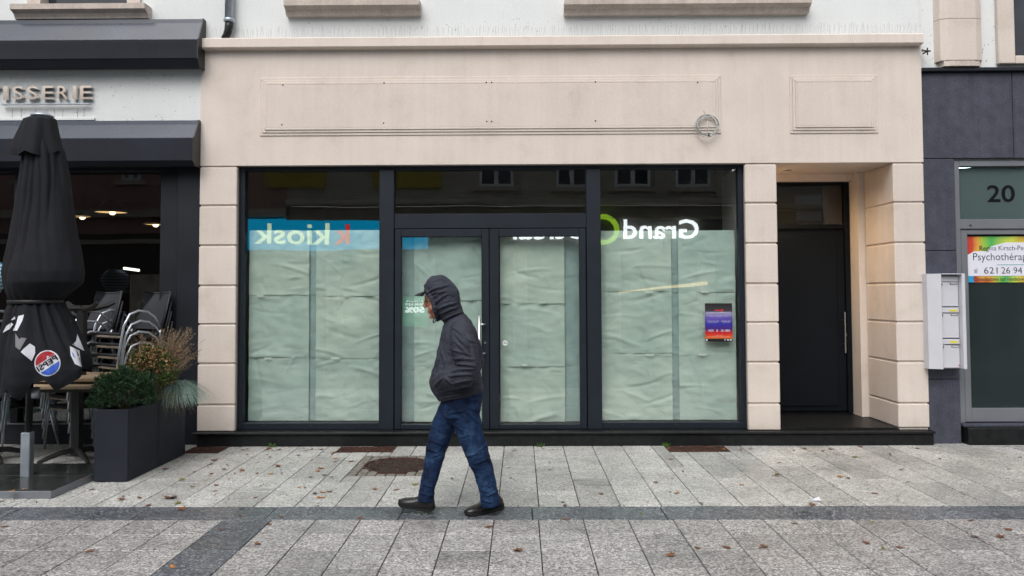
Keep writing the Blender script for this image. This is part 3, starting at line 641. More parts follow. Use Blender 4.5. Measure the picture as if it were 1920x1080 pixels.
# ================================================================== LEFT BUILDING (restaurant)
lb = thing('building', 'restaurant building with dark window front, awnings and white wall at left', 'building', (-5, 0, 0))
mk('wall', MB().box(-10, LX-.003, .03, .3, 2.93, 4.54).box(-10, -5.2, .03, .3, 4.54, 9.5).box(-4.0, LX-.003, .03, .3, 4.54, 9.5).box(-5.2, -4.0, .03, .3, 6.6, 9.5), M['white'], lb)
sill(-5.30, -3.89, 4.46, lb, -5.2, -4.0, y=.03)
def dk(x0, x1, z0, z1, y0, y1, nm='frame_bar', m='frame2'): mk(nm, MB().cbox(x0, x1, y0, y1, z0, z1, .005), M[m], lb)
dk(-3.79, -3.60, 0, 2.93, .08, .25, 'pier'); dk(-3.598, LX-.002, 0, 2.93, .05, .25, 'pier')
dk(-10, -3.79, 2.865, 2.93, .10, .25); dk(-10, -3.79, 0, .205, .10, .25, 'base_panel'); dk(-5.36, -5.27, .225, 2.865, .10, .25); dk(-7.4, -7.3, .225, 2.865, .1, .25)
mk('sill_strip', MB().cbox(-10, -3.79, .085, .25, .206, .222, .003), M['alu'], lb)
for a, b in ((-5.27, -3.79), (-7.3, -5.36), (-10, -7.4)): mk('pane', MB().box(a, b, .16, .168, .223, 2.865), M['glassd'], lb)
def teal():
    m, t, b = new_mat('teal_window_film'); v = pos(t)
    wv = t.nodes.new('ShaderNodeTexWave'); wv.inputs['Scale'].default_value = 9; t.links.new(pos(t, (1, 0, 0)), wv.inputs[0])
    g = t.nodes.new('ShaderNodeNewGeometry'); s = t.nodes.new('ShaderNodeSeparateXYZ'); t.links.new(g.outputs['Position'], s.inputs[0])
    st_ = ramp(t, s.outputs[2], [(.22, (0, 0, 0)), (.41, (0, 0, 0)), (.415, (1, 1, 1)), (1, (1, 1, 1))])
    c = mix(t, wv.outputs[0], (.03, .15, .17), (.16, .33, .34)); c = mix(t, st_, c, (.10, .30, .29)); c = mix(t, .4, c, noise_tex(t, v, 4), 'SOFT_LIGHT')
    t.links.new(c, b.inputs['Base Color']); return m
mk('window_film', MB().box(-5.26, -4.02, .17, .175, .23, .60).box(-7.3, -5.37, .17, .175, .23, .60), teal(), lb)
mk('room_wall', MB().box(-10, -3.4, 5, 5.1, 0, 3.3).box(-3.45, -3.4, .26, 5, 0, 3.3).box(-10, -3.4, .26, 5, 3.1, 3.2).box(-10, -3.4, .26, 5, 0, .12), M['roomwood'], lb)
mk('bar_counter', MB().cbox(-4.6, -3.9, 1.1, 2.1, .15, 1.80, .02), mat('grey_counter', (.13, .11, .09), .6, var=.4, vscale=5), lb)
for (px, py, wpx, lab) in ((208, 399, 30, 'largest lit dome pendant lamp inside the restaurant window'), (153, 408, 16, 'small lit pendant lamp beside the closed parasol in restaurant window'), (290, 422, 20, 'lit pendant lamp at the right edge of the restaurant window')):
    yy = 2.2+(30-wpx)*.08; x, z = P(px, py, yy); r = wpx*(yy+8.45)/F_PX
    t = thing('pendant_lamp', lab, 'lamp', (x, yy, z), 'pendant lamps in the restaurant')
    mk('lamp_shade', MB().rings([[(x+q*math.cos(2*math.pi*k/24), yy+q*math.sin(2*math.pi*k/24), z+h) for k in range(24)] for q, h in ((r, 0), (r*.9, r*.25), (r*.5, r*.6), (.03, r*.8), (.03, r*.85))], capped=False), M['black'], t, True)
    mk('glow_disc', MB().lathe([(r*.96, .012), (r*.96, .016)], (x, yy, z)), emis('warm_shade_glow', (1, .62, .26), 1.3), t)
    mk('bulb', MB().ell((x+r*.1, yy, z-.0), .04, .04, .03), emis('warm_bulb', (1, .78, .5), 4), t)
    mk('cord', MB().tube([(x, yy, z+r*.85), (x, yy, 3.1)], .006), M['black'], t)
# strip light reflection on the bar, imitated by a glowing tube
tl = thing('bar_reflection_glow', 'short white glowing strip imitating a light reflection on the restaurant bar counter', 'lamp', (-3.9, 1.0, 1.86))
a, b = P(232, 503, 1.3), P(261, 507, 1.3)
mk('tube', MB().tube([(a[0], 1.3, a[1]), (b[0], 1.3, b[1])], .015), emis('white_tube', (1, .95, .85), 3), tl)
# awning cassettes
def awning(zt, zl, zf, zb, label, stained):
    t = thing('awning', label, 'awning', (-5, -.15, zb), 'awning cassettes on the white restaurant wall')
    xe = -3.318 if stained else -3.352
    mk('cassette', MB().prism([(.03, zt), (-.05, zt), (-.055, zt-.045), (-.15, zl), (-.162, zl-.01), (-.15, zl-.02), (-.06, zt-.10), (.03, zt-.10)], -10, xe, 'x'), M['awning'], t)
    mk('front_profile', MB().prism([(-.154, zl-.004), (-.175, zl-.012), (-.18, zf+.01), (-.17, zf-.0), (-.13, zb), (-.05, zb), (-.05, zf)], -10, xe-.004, 'x'), M['awnfab'], t)
    mk('end_cap', MB().prism([(.03, zt+.004), (-.055, zt+.004), (-.062, zt-.04), (-.165, zl+.002), (-.184, zl-.014), (-.186, zf), (-.14, zb-.004), (.03, zb-.004)], xe, xe+.012, 'x'), M['black'], t)
    if stained:
        d = MB(); x = -5.7
        while x < xe-.06:
            l = rnd.uniform(.04, .15); d.add([(x, -.1825, zl-.03), (x+.0035, -.1825, zl-.03), (x+.003, -.1825, zl-.03-l), (x+.001, -.1825, zl-.03-l)], [(0, 1, 2, 3)]); x += rnd.uniform(.010, .026)
        mk('water_streaks', d, mat('dried_streaks', (.010, .011, .014), .7), t)['kind'] = 'stuff'
awning(4.445, 4.20, 3.985, 3.915, 'upper dark awning cassette with water streaks, above the wall lettering', True)
awning(3.375, 3.175, 2.925, 2.885, 'lower dark awning cassette below the wall lettering, behind the parasol top', False)
# wall letters
ls = thing('wall_lettering', 'polished metal bakery lettering on the white wall between the awnings', 'sign', (-5, -.02, 3.67))
for ch, a, b in (('P', -106, -86), ('Â', -78, -54), ('T', -22, 2), ('I', 8, 16), ('S', 25, 45), ('S', 52, 73), ('E', 81, 101), ('R', 109, 129), ('I', 138, 145), ('E', 152, 173)):
    zc_ = 3.612; x0, x1 = P(a, 174, 0)[0], P(b, 174, 0)[0]
    mk('letter', text_mb(ch, x0, x1, zc_, zc_+(.180 if ch == 'Â' else .142), .012, .03, .008), M['mirror'], ls)
mk('underline', MB().cbox(P(5, 199, 0)[0], P(170, 199, 0)[0], -.03, .0, 3.555, 3.568, .002), M['zinc'], ls)
mk('wall_trim', MB().cbox(-10, P(176, 226, 0)[0], .005, .029, 3.395, 3.425, .003), M['white'], lb)
dr_ = MB()
for px in (20, 37, 64, 85, 99, 115, 143, 155):
    x, z = P(px, 203, 0); l = rnd.uniform(.08, .13); dr_.box(x-.0015, x+.0015, .0275, .0295, z-l, z)
mk('rust_drips', dr_, mat('rust_drip', (.25, .20, .15), .9), lb)['kind'] = 'stuff'
spk = MB()
for i in range(260):
    if i < 110: x, z = rnd.uniform(-5.6, -3.4), rnd.uniform(3.4, 3.95)
    elif i < 180: x, z = rnd.uniform(-2.5, 3.0), rnd.uniform(4.30, 4.46)
    else: x, z = rnd.uniform(4.2, 5.0), rnd.uniform(3.95, 4.6)
    yy = .028 if x < LX else (.018 if x < RXX else .058); s = rnd.uniform(.002, .006)
    spk.add([(x+s*math.cos(a)*rnd.uniform(.6, 1.3), yy, z+s*math.sin(a)*rnd.uniform(.6, 1.3)) for a in (0, 1.05, 2.1, 3.14, 4.2, 5.2)], [(5, 4, 3, 2, 1, 0)])
mk('wall_pits', spk, mat('dark_wall_pit', (.18, .16, .13), .9), bld)['kind'] = 'stuff'

# ================================================================== ACROSS THE STREET (seen reflected in the glass)
YO = -14.0; YV = 14.25
ob = thing('building', 'grey stone building across the street, reflected in the shop windows', 'building', (2, YO, 0))
OB = mat('opposite_stone', (.46, .43, .36), .8, var=.15, vscale=1.5); OBD = mat('opposite_dark_fascia', (.17, .17, .155), .7)
OBP = mat('opposite_pink_wall', (.36, .23, .20), .8, var=.12, vscale=1.5)
FR = mat('opposite_white_frame', (.75, .78, .82), .6)
zsf = 4.02
mk('wall', MB().box(-6.5, 14, YO-.4, YO, zsf+.1, 7.4).box(-6.5, 14, YO-.4, YO-.1, 3.55, zsf), OB, ob)
mk('shop_fascia', MB().box(-8.6, 14, YO-.1, YO+.02, 2.70, 3.62), OBD, ob)
mk('cornice', MB().prism([(YO, zsf), (YO+.25, zsf+.03), (YO+.25, zsf+.10), (YO+.08, zsf+.2), (YO, zsf+.2)], -6.5, 14, 'x').box(-6.5, 14, YO, YO+.12, 3.63, 3.70), OB, ob)
mk('shop_glazing', MB().box(-9, 14, YO-.5, YO-.3, 0, 2.7), M['oppglass'], ob)
for k in range(9): mk('pier', MB().box(-8.0+k*2.6, -7.6+k*2.6, YO-.3, YO+.04, 0, 2.69), OB, ob)
def owin(pxa, pxb, pya, pyb, par):
    x0, za = P(pxa, pya, YV); x1, zb = P(pxb, pyb, YV); zt = zb+1.9
    f = mk('window', MB().box(x0, x0+.07, YO, YO+.05, zb, zt).box(x1-.07, x1, YO, YO+.05, zb, zt).box(x0+.07, x1-.07, YO, YO+.05, zb, zb+.07).box((x0+x1)/2-.06, (x0+x1)/2+.06, YO, YO+.05, zb+.07, zt), FR, par)
    mk('pane', MB().box(x0+.07, x1-.07, YO+.003, YO+.02, zb+.07, zt), M['oppglass'], f)
    mk('sill', MB().box(x0-.15, x1+.15, YO, YO+.14, zb-.14, zb-.02), OB, f)
for a, b in ((900, 962), (1043, 1100), (1152, 1220), (1266, 1332), (1420, 1480)): owin(a, b, 318, 350, ob)
for a in (1112, 1236, 1350, 985): 
    x, z = P(a, 318, YV); mk('pilaster', MB().box(x-.12, x+.12, YO, YO+.08, zsf+.22, 10), OB, ob)
YB_ = mat('yellow_banner', (.42, .34, .06), .7)
for a, b in ((497, 610), (700, 714), (741, 826)):
    x0, z0 = P(a, 353, YV); x1, z1 = P(b, 320, YV); mk('yellow_banner', MB().box(x0, x1, YO, YO+.1, z0, z0+1.2), YB_, ob)
pb = thing('building', 'pink rendered building across the street, reflected in the restaurant window', 'building', (-11, YO, 0))
mk('wall', MB().box(-26, -8.6, YO-.4, YO, 3.3, 7.4).box(-8.6, -6.503, YO-.4, YO, 2.69, 7.4), OBP, pb)
mk('shop_glazing', MB().box(-26, -8.6, YO-.5, YO-.1, 0, 3.3), M['oppglass'], pb)
mk('cornice', MB().box(-26, -6.51, YO, YO+.25, 3.75, 3.95).box(-26, -8.7, YO, YO+.15, 3.0, 3.12), OB, pb)
for a, b in ((228, 262), (30, 70), (-60, -20)):
    owin(a, b, 318, 337, pb)
# lit shop signs
BLUE = emis('lit_blue_sign', (.004, .30, .55), 2.5)
kx0, kz1 = P(430, 411, YV); kx1, kz0 = P(803, 468, YV)
ks = thing('shop_sign', 'lit blue sign band reading k kiosk across the street, reflected in the left window', 'sign', ((kx0+kx1)/2, YO+.1, kz0))
mk('panel', MB().box(kx0, kx1, YO+.03, YO+.08, kz0, kz1), BLUE, ks)
def opp_text(s, pa, pb_, py0, py1, m, par, wt=.03, nm='lettering'):
    x0, z1 = P(pa, py0, YV); x1, z0 = P(pb_, py1, YV)
    mb = text_mb(s, x0, x1, z0, z1, 0, .06, wt, mirror=True)       # faces +Y, so it is laid out right to left along x
    mb.v = [(x, YO+.09-y, z) for x, y, z in mb.v]; mk(nm, mb, m, par)
opp_text('kiosk', 480, 617, 419, 458, emis('lit_white_letters', (.80, 1, .70), 2.8), ks, .008)
opp_text('k', 628, 656, 421, 458, emis('lit_red_letter', (1, .05, .04), 2.2), ks, .02)
gs = thing('shop_sign', 'lit optician sign with green ring across the street, reflected in the right window', 'sign', (3, YO+.1, 3.3))
WL = emis('lit_white_sign', (.92, .97, 1), 6.0)
opp_text('Grand', 1168, 1309, 412, 448, WL, gs, .012)
opp_text('ptical', 962, 1092, 412, 460, WL, gs, .012)
gx, gz = P(1132, 431, YV); rr = .42
mk('green_ring', MB().rings([[(gx+q*math.cos(2*math.pi*k/40), y, gz+q*math.sin(2*math.pi*k/40)) for k in range(40)] for q, y in ((rr, YO+.03), (rr, YO+.12), (rr*.70, YO+.12), (rr*.70, YO+.03))], capped=False), emis('lit_green_ring', (.45, .80, .05), 2.4), gs)
pp = thing('lit_poster', 'lit green sale poster across the street, reflected in the left door', 'poster', (-2.9, YO+.1, 1))
x0, z1 = P(756, 556, YV); x1, z0 = P(800, 612, YV)
mk('panel', MB().box(x0, x1, YO+.03, YO+.06, z0, z1), emis('lit_green_poster', (.08, .55, .25), .9), pp)
LW = emis('lit_poster_text', (.9, 1, .95), 3.5)
opp_text('50%', 761, 796, 575, 587, LW, pp, .04); opp_text('SUR LES', 762, 794, 568, 572, LW, pp, .02); opp_text('JUSQU\'À', 762, 794, 562, 566, LW, pp, .02)
x0, z1 = P(1488, 367, 16.1); x1, z0 = P(1537, 425, 16.1)
mk('white_panel', MB().box(x0, x1, YO+.03, YO+.05, z0, z1), FR, ob)
aw = thing('awning_edge_glow', 'yellow awning edge of the opposite shop built as glowing strip, reflected as slanting streak', 'lamp', (4, YO+1, 2))
a = P(1160, 548, YV-2.5); b = P(1322, 531, YV)
mk('tube', MB().tube([(a[0], YO+2.5, a[1]), (b[0], YO+.1, b[1])], [.012, .055], 8), emis('awning_edge_glow_yellow', (1, .74, .36), 2.2), aw)  # sloping awning edge given its own glow, not a lamp
# ================================================================== TERRACE
UY = -1.65
# closed parasol
px_c = [(214, 78, 6), (222, 79, 20), (226, 73, 28), (245, 72, 33), (265, 71, 37), (288, 72, 39)]
um = thing('parasol', 'closed black parasol with white and red-blue printing, standing on wet dark base slabs', 'parasol', (-4.1, UY, .42))
mk('pole', MB().tube([(-4.097, UY, .422), (-4.090, UY, 2.98)], .028, 14), M['black'], um, True)
mk('pole_sleeve', MB().tube([(P(66, 752, UY)[0], UY, .70), (P(66, 752, UY)[0], UY, .79)], .034, 14), M['zinc'], um, True)
# parasol base: four wet slabs in a steel frame
for i in range(2):
    for j in range(2):
        mk('weight_slab', MB().cbox(-4.595+i*.50, -4.10+i*.50, -2.165+j*.50, -1.67+j*.50, .006, .062, .004), M['concrete'], um)
mk('base_frame', MB().cbox(-4.61, -3.595, -2.18, -2.167, 0, .055, .002).cbox(-4.61, -3.595, -1.163, -1.15, 0, .055, .002).cbox(-3.604, -3.593, -2.166, -1.164, 0, .055, .002).cbox(-4.61, -4.597, -2.166, -1.164, 0, .055, .002), M['alu'], um)
mk('socket_tube', MB().cbox(-4.135, -4.06, -1.70, -1.625, .0, .42, .006), M['zinc'], um)

def lerp_tab(tab, y):
    if y <= tab[0][0]: return tab[0][1:]
    for a, b in zip(tab, tab[1:]):
        if y <= b[0]:
            f = (y-a[0])/(b[0]-a[0]); return tuple(a[i]+(b[i]-a[i])*f for i in range(1, len(a)))
    return tab[-1][1:]
NT = 224
def cloth(tab, y0, y1, steps, foldf, hem=None, depth=.9, cap=False):
    rs = []
    for k in range(steps+1):
        ring = []
        for i in range(NT):
            th = 2*math.pi*i/NT
            yy = y0+((hem(th) if hem else y1)-y0)*k/steps
            c, hw = lerp_tab(tab, yy)
            f = foldf(th, yy, k/steps)
            xa, z = P(c, yy, UY); sc_ = (UY-CAM.y)/F_PX
            r = hw*sc_*f
            ring.append((xa+r*math.cos(th), UY+r*depth*math.sin(th), z))
        rs.append(ring)
    return MB().rings(rs, capped=cap)
fold_r = random.Random(21)
PH = [fold_r.uniform(0, 6.28) for _ in range(12)]
def tri(x): return 1-2*abs(((x/(2*math.pi)) % 1)-.5)*1.0     # 0..1 ridge
PLEATS = [(-3.05, .16, .20), (-2.62, .12, .13), (-2.28, .22, .16), (-1.86, .10, .11), (-1.55, .26, .15), (-1.22, .12, .11), (-.95, .20, .14), (-.58, .13, .12), (-.25, .20, .17), (.4, .2, .2), (1.0, .2, .2), (1.6, .2, .2), (2.2, .2, .2), (2.8, .15, .2)]
def f_main(th, y, v):
    a = min(1, max(0, (y-226)/60)); t_ = (th+math.pi) % (2*math.pi)-math.pi
    q = 1.0
    for k, (c, d, w_) in enumerate(PLEATS):
        cc = c+.10*math.sin(y*.011+k*1.7)+.05*math.sin(y*.027+k); ww = w_*(.62+.5*abs(math.sin(y*.009+k*2.1)))
        dd = (t_-cc+math.pi) % (2*math.pi)-math.pi
        q -= a*d*math.exp(-abs(dd/ww)**1.5)*(.55+.6*math.sin(min(1, max(0, (y-240)/330))*math.pi+.3*k))
    q += .05*noise.noise(Vector((math.cos(th)*1.3, math.sin(th)*1.3, y*.010)))*a
    q += .022*noise.noise(Vector((math.cos(th)*6, math.sin(th)*6, y*.02+4)))*a
    tight = math.exp(-((y-566)/14)**2)
    return q*(1-tight)+tight*(.96+.04*math.sin(19*th))+.05*a*(1-tight)
tab = [(226, 74, 27), (250, 78, 29), (285, 82, 37), (330, 83, 43), (400, 82, 51), (440, 81, 57), (480, 82, 64), (510, 82, 69), (530, 83, 68), (548, 74, 56), (565, 67, 45), (572, 67, 45)]
mk('canopy_upper', cloth(tab, 226, 570, 110, f_main), M['cloth'], um, True)
def hem_flap(th): 
    return 283+9*abs(math.sin(2.5*th+.8))-6*math.sin(th)
ftab = [(217, 79, 14), (220, 79, 20), (224, 76, 28), (245, 74, 34), (262, 73, 39), (283, 72, 44), (300, 72, 46)]
mk('vent_flap', cloth(ftab, 217, 290, 30, lambda th, y, v: 1+.10*v*math.cos(5*th+.9)+.03*math.sin(9*th), hem_flap), M['cloth'], um, True)
x, z = P(79, 217, UY)
mk('finial', MB().lathe([(.085, -.012), (.09, 0), (.07, .012), (.035, .022), (.03, .028)], (x, UY, z)), M['zinc'], um, True)
mk('strap', MB().rings([[(P(67, y, UY)[0]+r*math.cos(2*math.pi*k/48), UY+r*.92*math.sin(2*math.pi*k/48), P(67, y, UY)[1]) for k in range(48)] for y, r in ((562, .202), (562, .212), (569, .212), (569, .202))], capped=False), M['black'], um, True)
stab = [(567, 67, 45), (585, 69, 55), (600, 71, 61), (620, 73, 68), (645, 76, 77), (665, 79, 81), (690, 81, 82), (715, 80, 78), (735, 74, 72), (760, 60, 60)]
def hem_skirt(th):     # th=-pi/2 faces the camera; pi is left, 0 is right
    t_ = (th+math.pi/2+math.pi) % (2*math.pi)-math.pi      # 0 = towards the camera, negative = left
    pts = [(-3.15, 700), (-2.2, 720), (-1.5, 738), (-1.0, 750), (-.65, 752), (-.30, 722), (-.12, 738), (.05, 745), (.22, 712), (.5, 708), (.8, 729), (1.1, 712), (1.6, 690), (2.4, 705), (3.15, 700)]
    return lerp_tab([(a, b) for a, b in pts], t_)[0]
def f_skirt(th, y, v):
    t_ = (th+math.pi/2+math.pi) % (2*math.pi)-math.pi
    q = 1+.12*v*math.cos(4.3*t_+1.9)+.03*v*math.cos(9*t_+PH[4])
    for k, (c, d, w_) in enumerate(((-1.3, .14, .16), (-.95, .10, .12), (-.52, .20, .14), (-.22, .16, .10), (.38, .10, .12), (.62, .16, .14), (.95, .14, .12), (1.3, .12, .16))):
        cc = c*(1+.12*v)+.05*math.sin(3*v+k); q -= d*math.exp(-abs((t_-cc)/(w_*(.5+.9*v)))**1.5)*(.35+.9*math.sin(math.pi*min(1, v+.12)))
    q += (1-v)**2*.04*math.sin(19*t_)+.06*v*noise.noise(Vector((math.cos(th)*2.2, math.sin(th)*2.2, y*.02)))
    return q+.03
skirt = cloth(stab, 567, 720, 60, f_skirt, hem_skirt, .85)
sk = mk('canopy_skirt', skirt, M['cloth'], um, True)
skm = skirt.mesh('bvh'); bmm = bmesh.new(); bmm.from_mesh(skm); bvh = BVHTree.FromBMesh(bmm)
def project(mb, off=.004):
    out = MB(); ok = []
    for (x, y, z) in mb.v:
        o = Vector((CAM.x, CAM.y, CAM.z)); d = (Vector((x, UY, z))-o).normalized()
        h = bvh.ray_cast(o, d)
        ok.append(h[0] is not None); out.v.append(tuple(h[0]-d*off) if h[0] is not None else (x, UY-.3, z))
    out.f = [f for f in mb.f if all(ok[i] for i in f)]; return out
def poly_px(pts, cuts=4):
    bm = bmesh.new(); vs = [bm.verts.new((P(a, b, UY)[0], UY, P(a, b, UY)[1])) for a, b in pts]; bm.faces.new(vs)
    bmesh.ops.triangulate(bm, faces=bm.faces[:]); bmesh.ops.subdivide_edges(bm, edges=bm.edges[:], cuts=cuts, use_grid_fill=True)
    bm.verts.index_update(); mb = MB().add([v.co[:] for v in bm.verts], [[v.index for v in f.verts] for f in bm.faces]); bm.free(); return mb
for pts, mm in (([(5, 624), (12, 611), (21, 605), (25, 608), (18, 617)], 'print'), ([(34, 592.5), (45, 590), (42, 601), (32, 620), (24, 620), (30.5, 607)], 'print'), ([(20, 601), (27.5, 593), (29, 598)], 'print'),
                ([(28.5, 624.5), (36, 636), (40, 633), (50, 634), (37, 656.5), (29, 651), (33.6, 642)], 'printgrey'),
                ([(38.7, 660), (44, 654), (60, 664), (61.5, 660), (50.5, 651), (56, 644), (65.6, 650), (66, 662), (59.5, 677)], 'print'),
                ([(145, 626.5), (151, 640), (158, 658), (135.5, 646), (142.5, 640)], 'print'), ([(131, 649), (149, 657), (150, 678.5), (153, 688), (140.5, 682.5), (132.5, 666)], 'print')):
    q = project(poly_px(pts))
    if q.f: mk('printed_letter', q, M[mm], um)
q = project(poly_px([(134, 658), (138, 664), (141, 672), (137, 667)]), .007); mk('printed_mark', q, M['pblue'], um)
LC, LR, ANG = (89, 681), 24.5, R(33)
def seg(v0, v1, r=1.0, n=28):
    pts = [(math.sqrt(max(0, r*r-v*v)), v) for v in [v0+(v1-v0)*i/n for i in range(n+1)]]
    pts = pts+[(-a, b) for a, b in reversed(pts)]
    return [(LC[0]+LR*(a*math.cos(ANG)-b*math.sin(ANG)*1), LC[1]-LR*(a*math.sin(ANG)+b*math.cos(ANG))) for a, b in pts if True]
def dedupe(p):
    o = []
    for a in p:
        if not o or (abs(a[0]-o[-1][0])+abs(a[1]-o[-1][1])) > .01: o.append(a)
    if abs(o[0][0]-o[-1][0])+abs(o[0][1]-o[-1][1]) < .01: o.pop()
    return o
for v0, v1, r, mm, off in ((-1, 1, 1.0, 'print', .004), (.30, .90, .91, 'pred', .007), (-.90, -.34, .91, 'pblue', .007)):
    q = project(poly_px(dedupe(seg(v0, v1, r)), 3), off)
    if q.f: mk('printed_logo', q, M[mm], um)
tm = text_mb('PEPSI', -.92, .86, -.20, .22, 0, .0, .02, mirror=True, sub=2)
tm.v = [(P(LC[0]+LR*(a*math.cos(ANG)-b*math.sin(ANG)), LC[1]-LR*(a*math.sin(ANG)+b*math.cos(ANG)), UY)[0], UY, P(LC[0]+LR*(a*math.cos(ANG)-b*math.sin(ANG)), LC[1]-LR*(a*math.sin(ANG)+b*math.cos(ANG)), UY)[1]) for a, _, b in tm.v]
q = project(tm, .010)
if q.f: mk('printed_word', q, M['ink'], um)
bmm.free()

# tables -------------------------------------------------------------
def cast_base(mb, x, y, z0, s=1):
    for a in (45, 135, 225, 315):
        c, d = math.cos(R(a)), math.sin(R(a))
        mb.tube([(x+c*.02, y+d*.02, z0+s*.10), (x+c*.12, y+d*.12, z0+s*.095), (x+c*.24, y+d*.24, z0+s*.06), (x+c*.33, y+d*.33, z0+s*.022)], [.028, .026, .022, .018], 8)
    return mb
tb = thing('table', 'long weathered plank table on two black cast pedestals behind the parasol', 'table', (-4.5, -.75, 0))
for k in range(6): mk('plank', MB().cbox(-5.45, -3.72, -1.17+k*.150, -1.17+k*.150+.143, .715, .745, .004), M['wood'], tb)
mk('under_frame', MB().box(-5.35, -3.85, -1.10, -1.05, .68, .714).box(-5.35, -3.85, -.45, -.40, .68, .714), M['black'], tb)
for x in (-4.975, -4.18):
    mk('pedestal', cast_base(MB().cbox(x-.04, x+.04, -.79, -.71, .06, .714, .004), x, -.75, 0), M['black'], tb)
t2 = thing('upturned_table', 'upturned black cast table base standing on the plank table', 'table', (-4.17, -.72, .746))
pm = MB().cbox(-4.206, -4.134, -.756, -.684, .80, 1.42, .004)
for a in (35, 145, 215, 325):
    c, d = math.cos(R(a)), math.sin(R(a))
    pm.tube([(-4.17+c*.02, -.72+d*.02, 1.43), (-4.17+c*.12, -.72+d*.12, 1.43), (-4.17+c*.22, -.72+d*.22, 1.455), (-4.17+c*.28, -.72+d*.28, 1.485)], [.03, .027, .022, .018], 8)
mk('pedestal', pm, M['black'], t2)
mk('top_board', MB().cbox(-4.52, -3.82, -1.04, -.42, .768, .80, .006), M['wood'], t2)
mk('rim', MB().cbox(-4.50, -3.84, -1.02, -.44, .7465, .767, .003), M['black'], t2)

# chairs -------------------------------------------------------------
def make_chair(label):
    t = thing('chair', label, 'chair', (0, 0, 0), 'stacked terrace chairs')
    W = .25
    # local: front towards -y, seat height .43
    sv = []
    for i in range(9):
        for j in range(9):
            u, v = i/8, j/8; sv.append((-W+.02+(2*W-.04)*u, -.22+.44*v, .435-.018*math.sin(math.pi*u)-.015*math.sin(math.pi*v)+.01*(1-v)))
    fs = [(i*9+j, (i+1)*9+j, (i+1)*9+j+1, i*9+j+1) for i in range(8) for j in range(8)]
    o = len(sv); sv += [(a, b, c-.006) for a, b, c in sv]; fs += [tuple(reversed([k+o for k in f])) for f in fs]
    mk('seat', MB().add(sv, fs).tube([(-W+.02, -.225, .437), (W-.02, -.225, .437)], .014), M['mesh'], t, True)
    bv = []
    for i in range(9):
        for j in range(7):
            u, v = i/8, j/6; wv = (W-.015)*(1-.06*v); bv.append((-wv+2*wv*u, .20+.115*v+.028*math.sin(math.pi*u), .47+.385*v-.012*math.sin(math.pi*u)*v))
    fs = [(i*7+j, (i+1)*7+j, (i+1)*7+j+1, i*7+j+1) for i in range(8) for j in range(6)]
    o = len(bv); bv += [(a, b+.006, c) for a, b, c in bv]; fs += [tuple(reversed([k+o for k in f])) for f in fs]
    mk('backrest', MB().add(bv, fs).tube([(-W+.03+i*(2*W-.06)/8, .315+.028*math.sin(math.pi*i/8), .855-.012*math.sin(math.pi*i/8)) for i in range(9)], .009), M['mesh'], t, True)
    for s in (-1, 1):
        x = s*W
        f = MB()
        f.tube([(x*1.02, -.27, .0), (x*1.02, -.245, .25), (x, -.20, .52), (x, -.14, .63), (x, -.05, .665), (x, .05, .655), (x, .13, .60), (x, .20, .50)], .0125, 8)
        mk('arm_frame', f, M['chairalu'], t, True)
        mk('back_leg', MB().tube([(x*1.02, .30, 0), (x, .24, .22), (x, .19, .44), (x, .205, .47)], .0125, 8), M['chairalu'], t, True)
        mk('back_rim', MB().tube([(x*.96, .215, .47), (x*.93, .27, .66), (x*.90, .322, .862)], .009, 6), M['mesh'], t, True)
        mk('seat_rail', MB().tube([(x*.96, -.22, .438), (x*.96, .20, .425)], .011, 8), M['mesh'], t, True)
    mk('cross_bar', MB().cbox(-W+.005, W-.005, -.236, -.205, .398, .420, .003), mat('bronze_crossbar', (.30, .26, .21), .35, .6) if 'cb' not in M else M['cb'], t)
    return t
M['cb'] = mat('bronze_crossbar', (.42, .37, .30), .35, .5)
proto = make_chair('topmost mesh chair of the stack nearest the beige pillar')
ORD = ['topmost', 'second from top', 'third from top', 'fourth from top', 'fifth from top', 'sixth from top', 'seventh from top', 'lowest']
stacks = [(P(249, 600, -.12)[0], -.12, R(-33), 'stack nearest the beige pillar'), (P(158, 600, -.12)[0], -.12, R(-33), 'stack just right of the closed parasol'), (P(30, 600, -.1)[0], -.10, R(-30), 'stack behind the closed parasol')]
first = True
for si, (sx, sy, rz, lab) in enumerate(stacks):
    for k in range(8):
        c = proto if first else copy_tree(proto); first = False
        c.location = (sx+rnd.uniform(-.004, .004)-.004*k, sy-.012*k+.04, .105*k); c.rotation_euler = (R(rnd.uniform(-.6, .6)), R(rnd.uniform(-.5, .5)), rz+R(rnd.uniform(-1.5, 1.5)))
        c['label'] = '%s black mesh aluminium chair of the %s' % (ORD[7-k], lab)
# striped cloth at left edge
sc2 = bpy.data.materials.new('striped_cloth'); sc2.use_nodes = True; t_ = sc2.node_tree
wv = t_.nodes.new('ShaderNodeTexWave'); wv.inputs['Scale'].default_value = 9; wv.bands_direction = 'Z'; wv.inputs['Distortion'].default_value = .6
t_.links.new(pos(t_), wv.inputs[0]); t_.links.new(ramp(t_, wv.outputs[0], [(.42, (.03, .22, .38)), (.55, (.42, .55, .62))]), t_.nodes['Principled BSDF'].inputs['Base Color'])
rs = []
for k in range(20):
    v = k/19; yy = 492+70*v; rs.append([(P(-18+33*math.sin(math.pi*min(1, v*1.02+.12))**.8*math.cos(a*math.pi/12)*(1+.08*math.cos(5*a*math.pi/12)), yy, -1.0)[0], -1.0+.12*math.sin(a*math.pi/12), P(0, yy, -1.0)[1]) for a in range(24)])
tag(mk('folded_cloth', MB().rings(rs), sc2, None, True, loc=(P(-18, 560, -1)[0], -1, 1.4)), 'blue and white striped folded parasol cloth at the left picture edge', 'striped cloth')

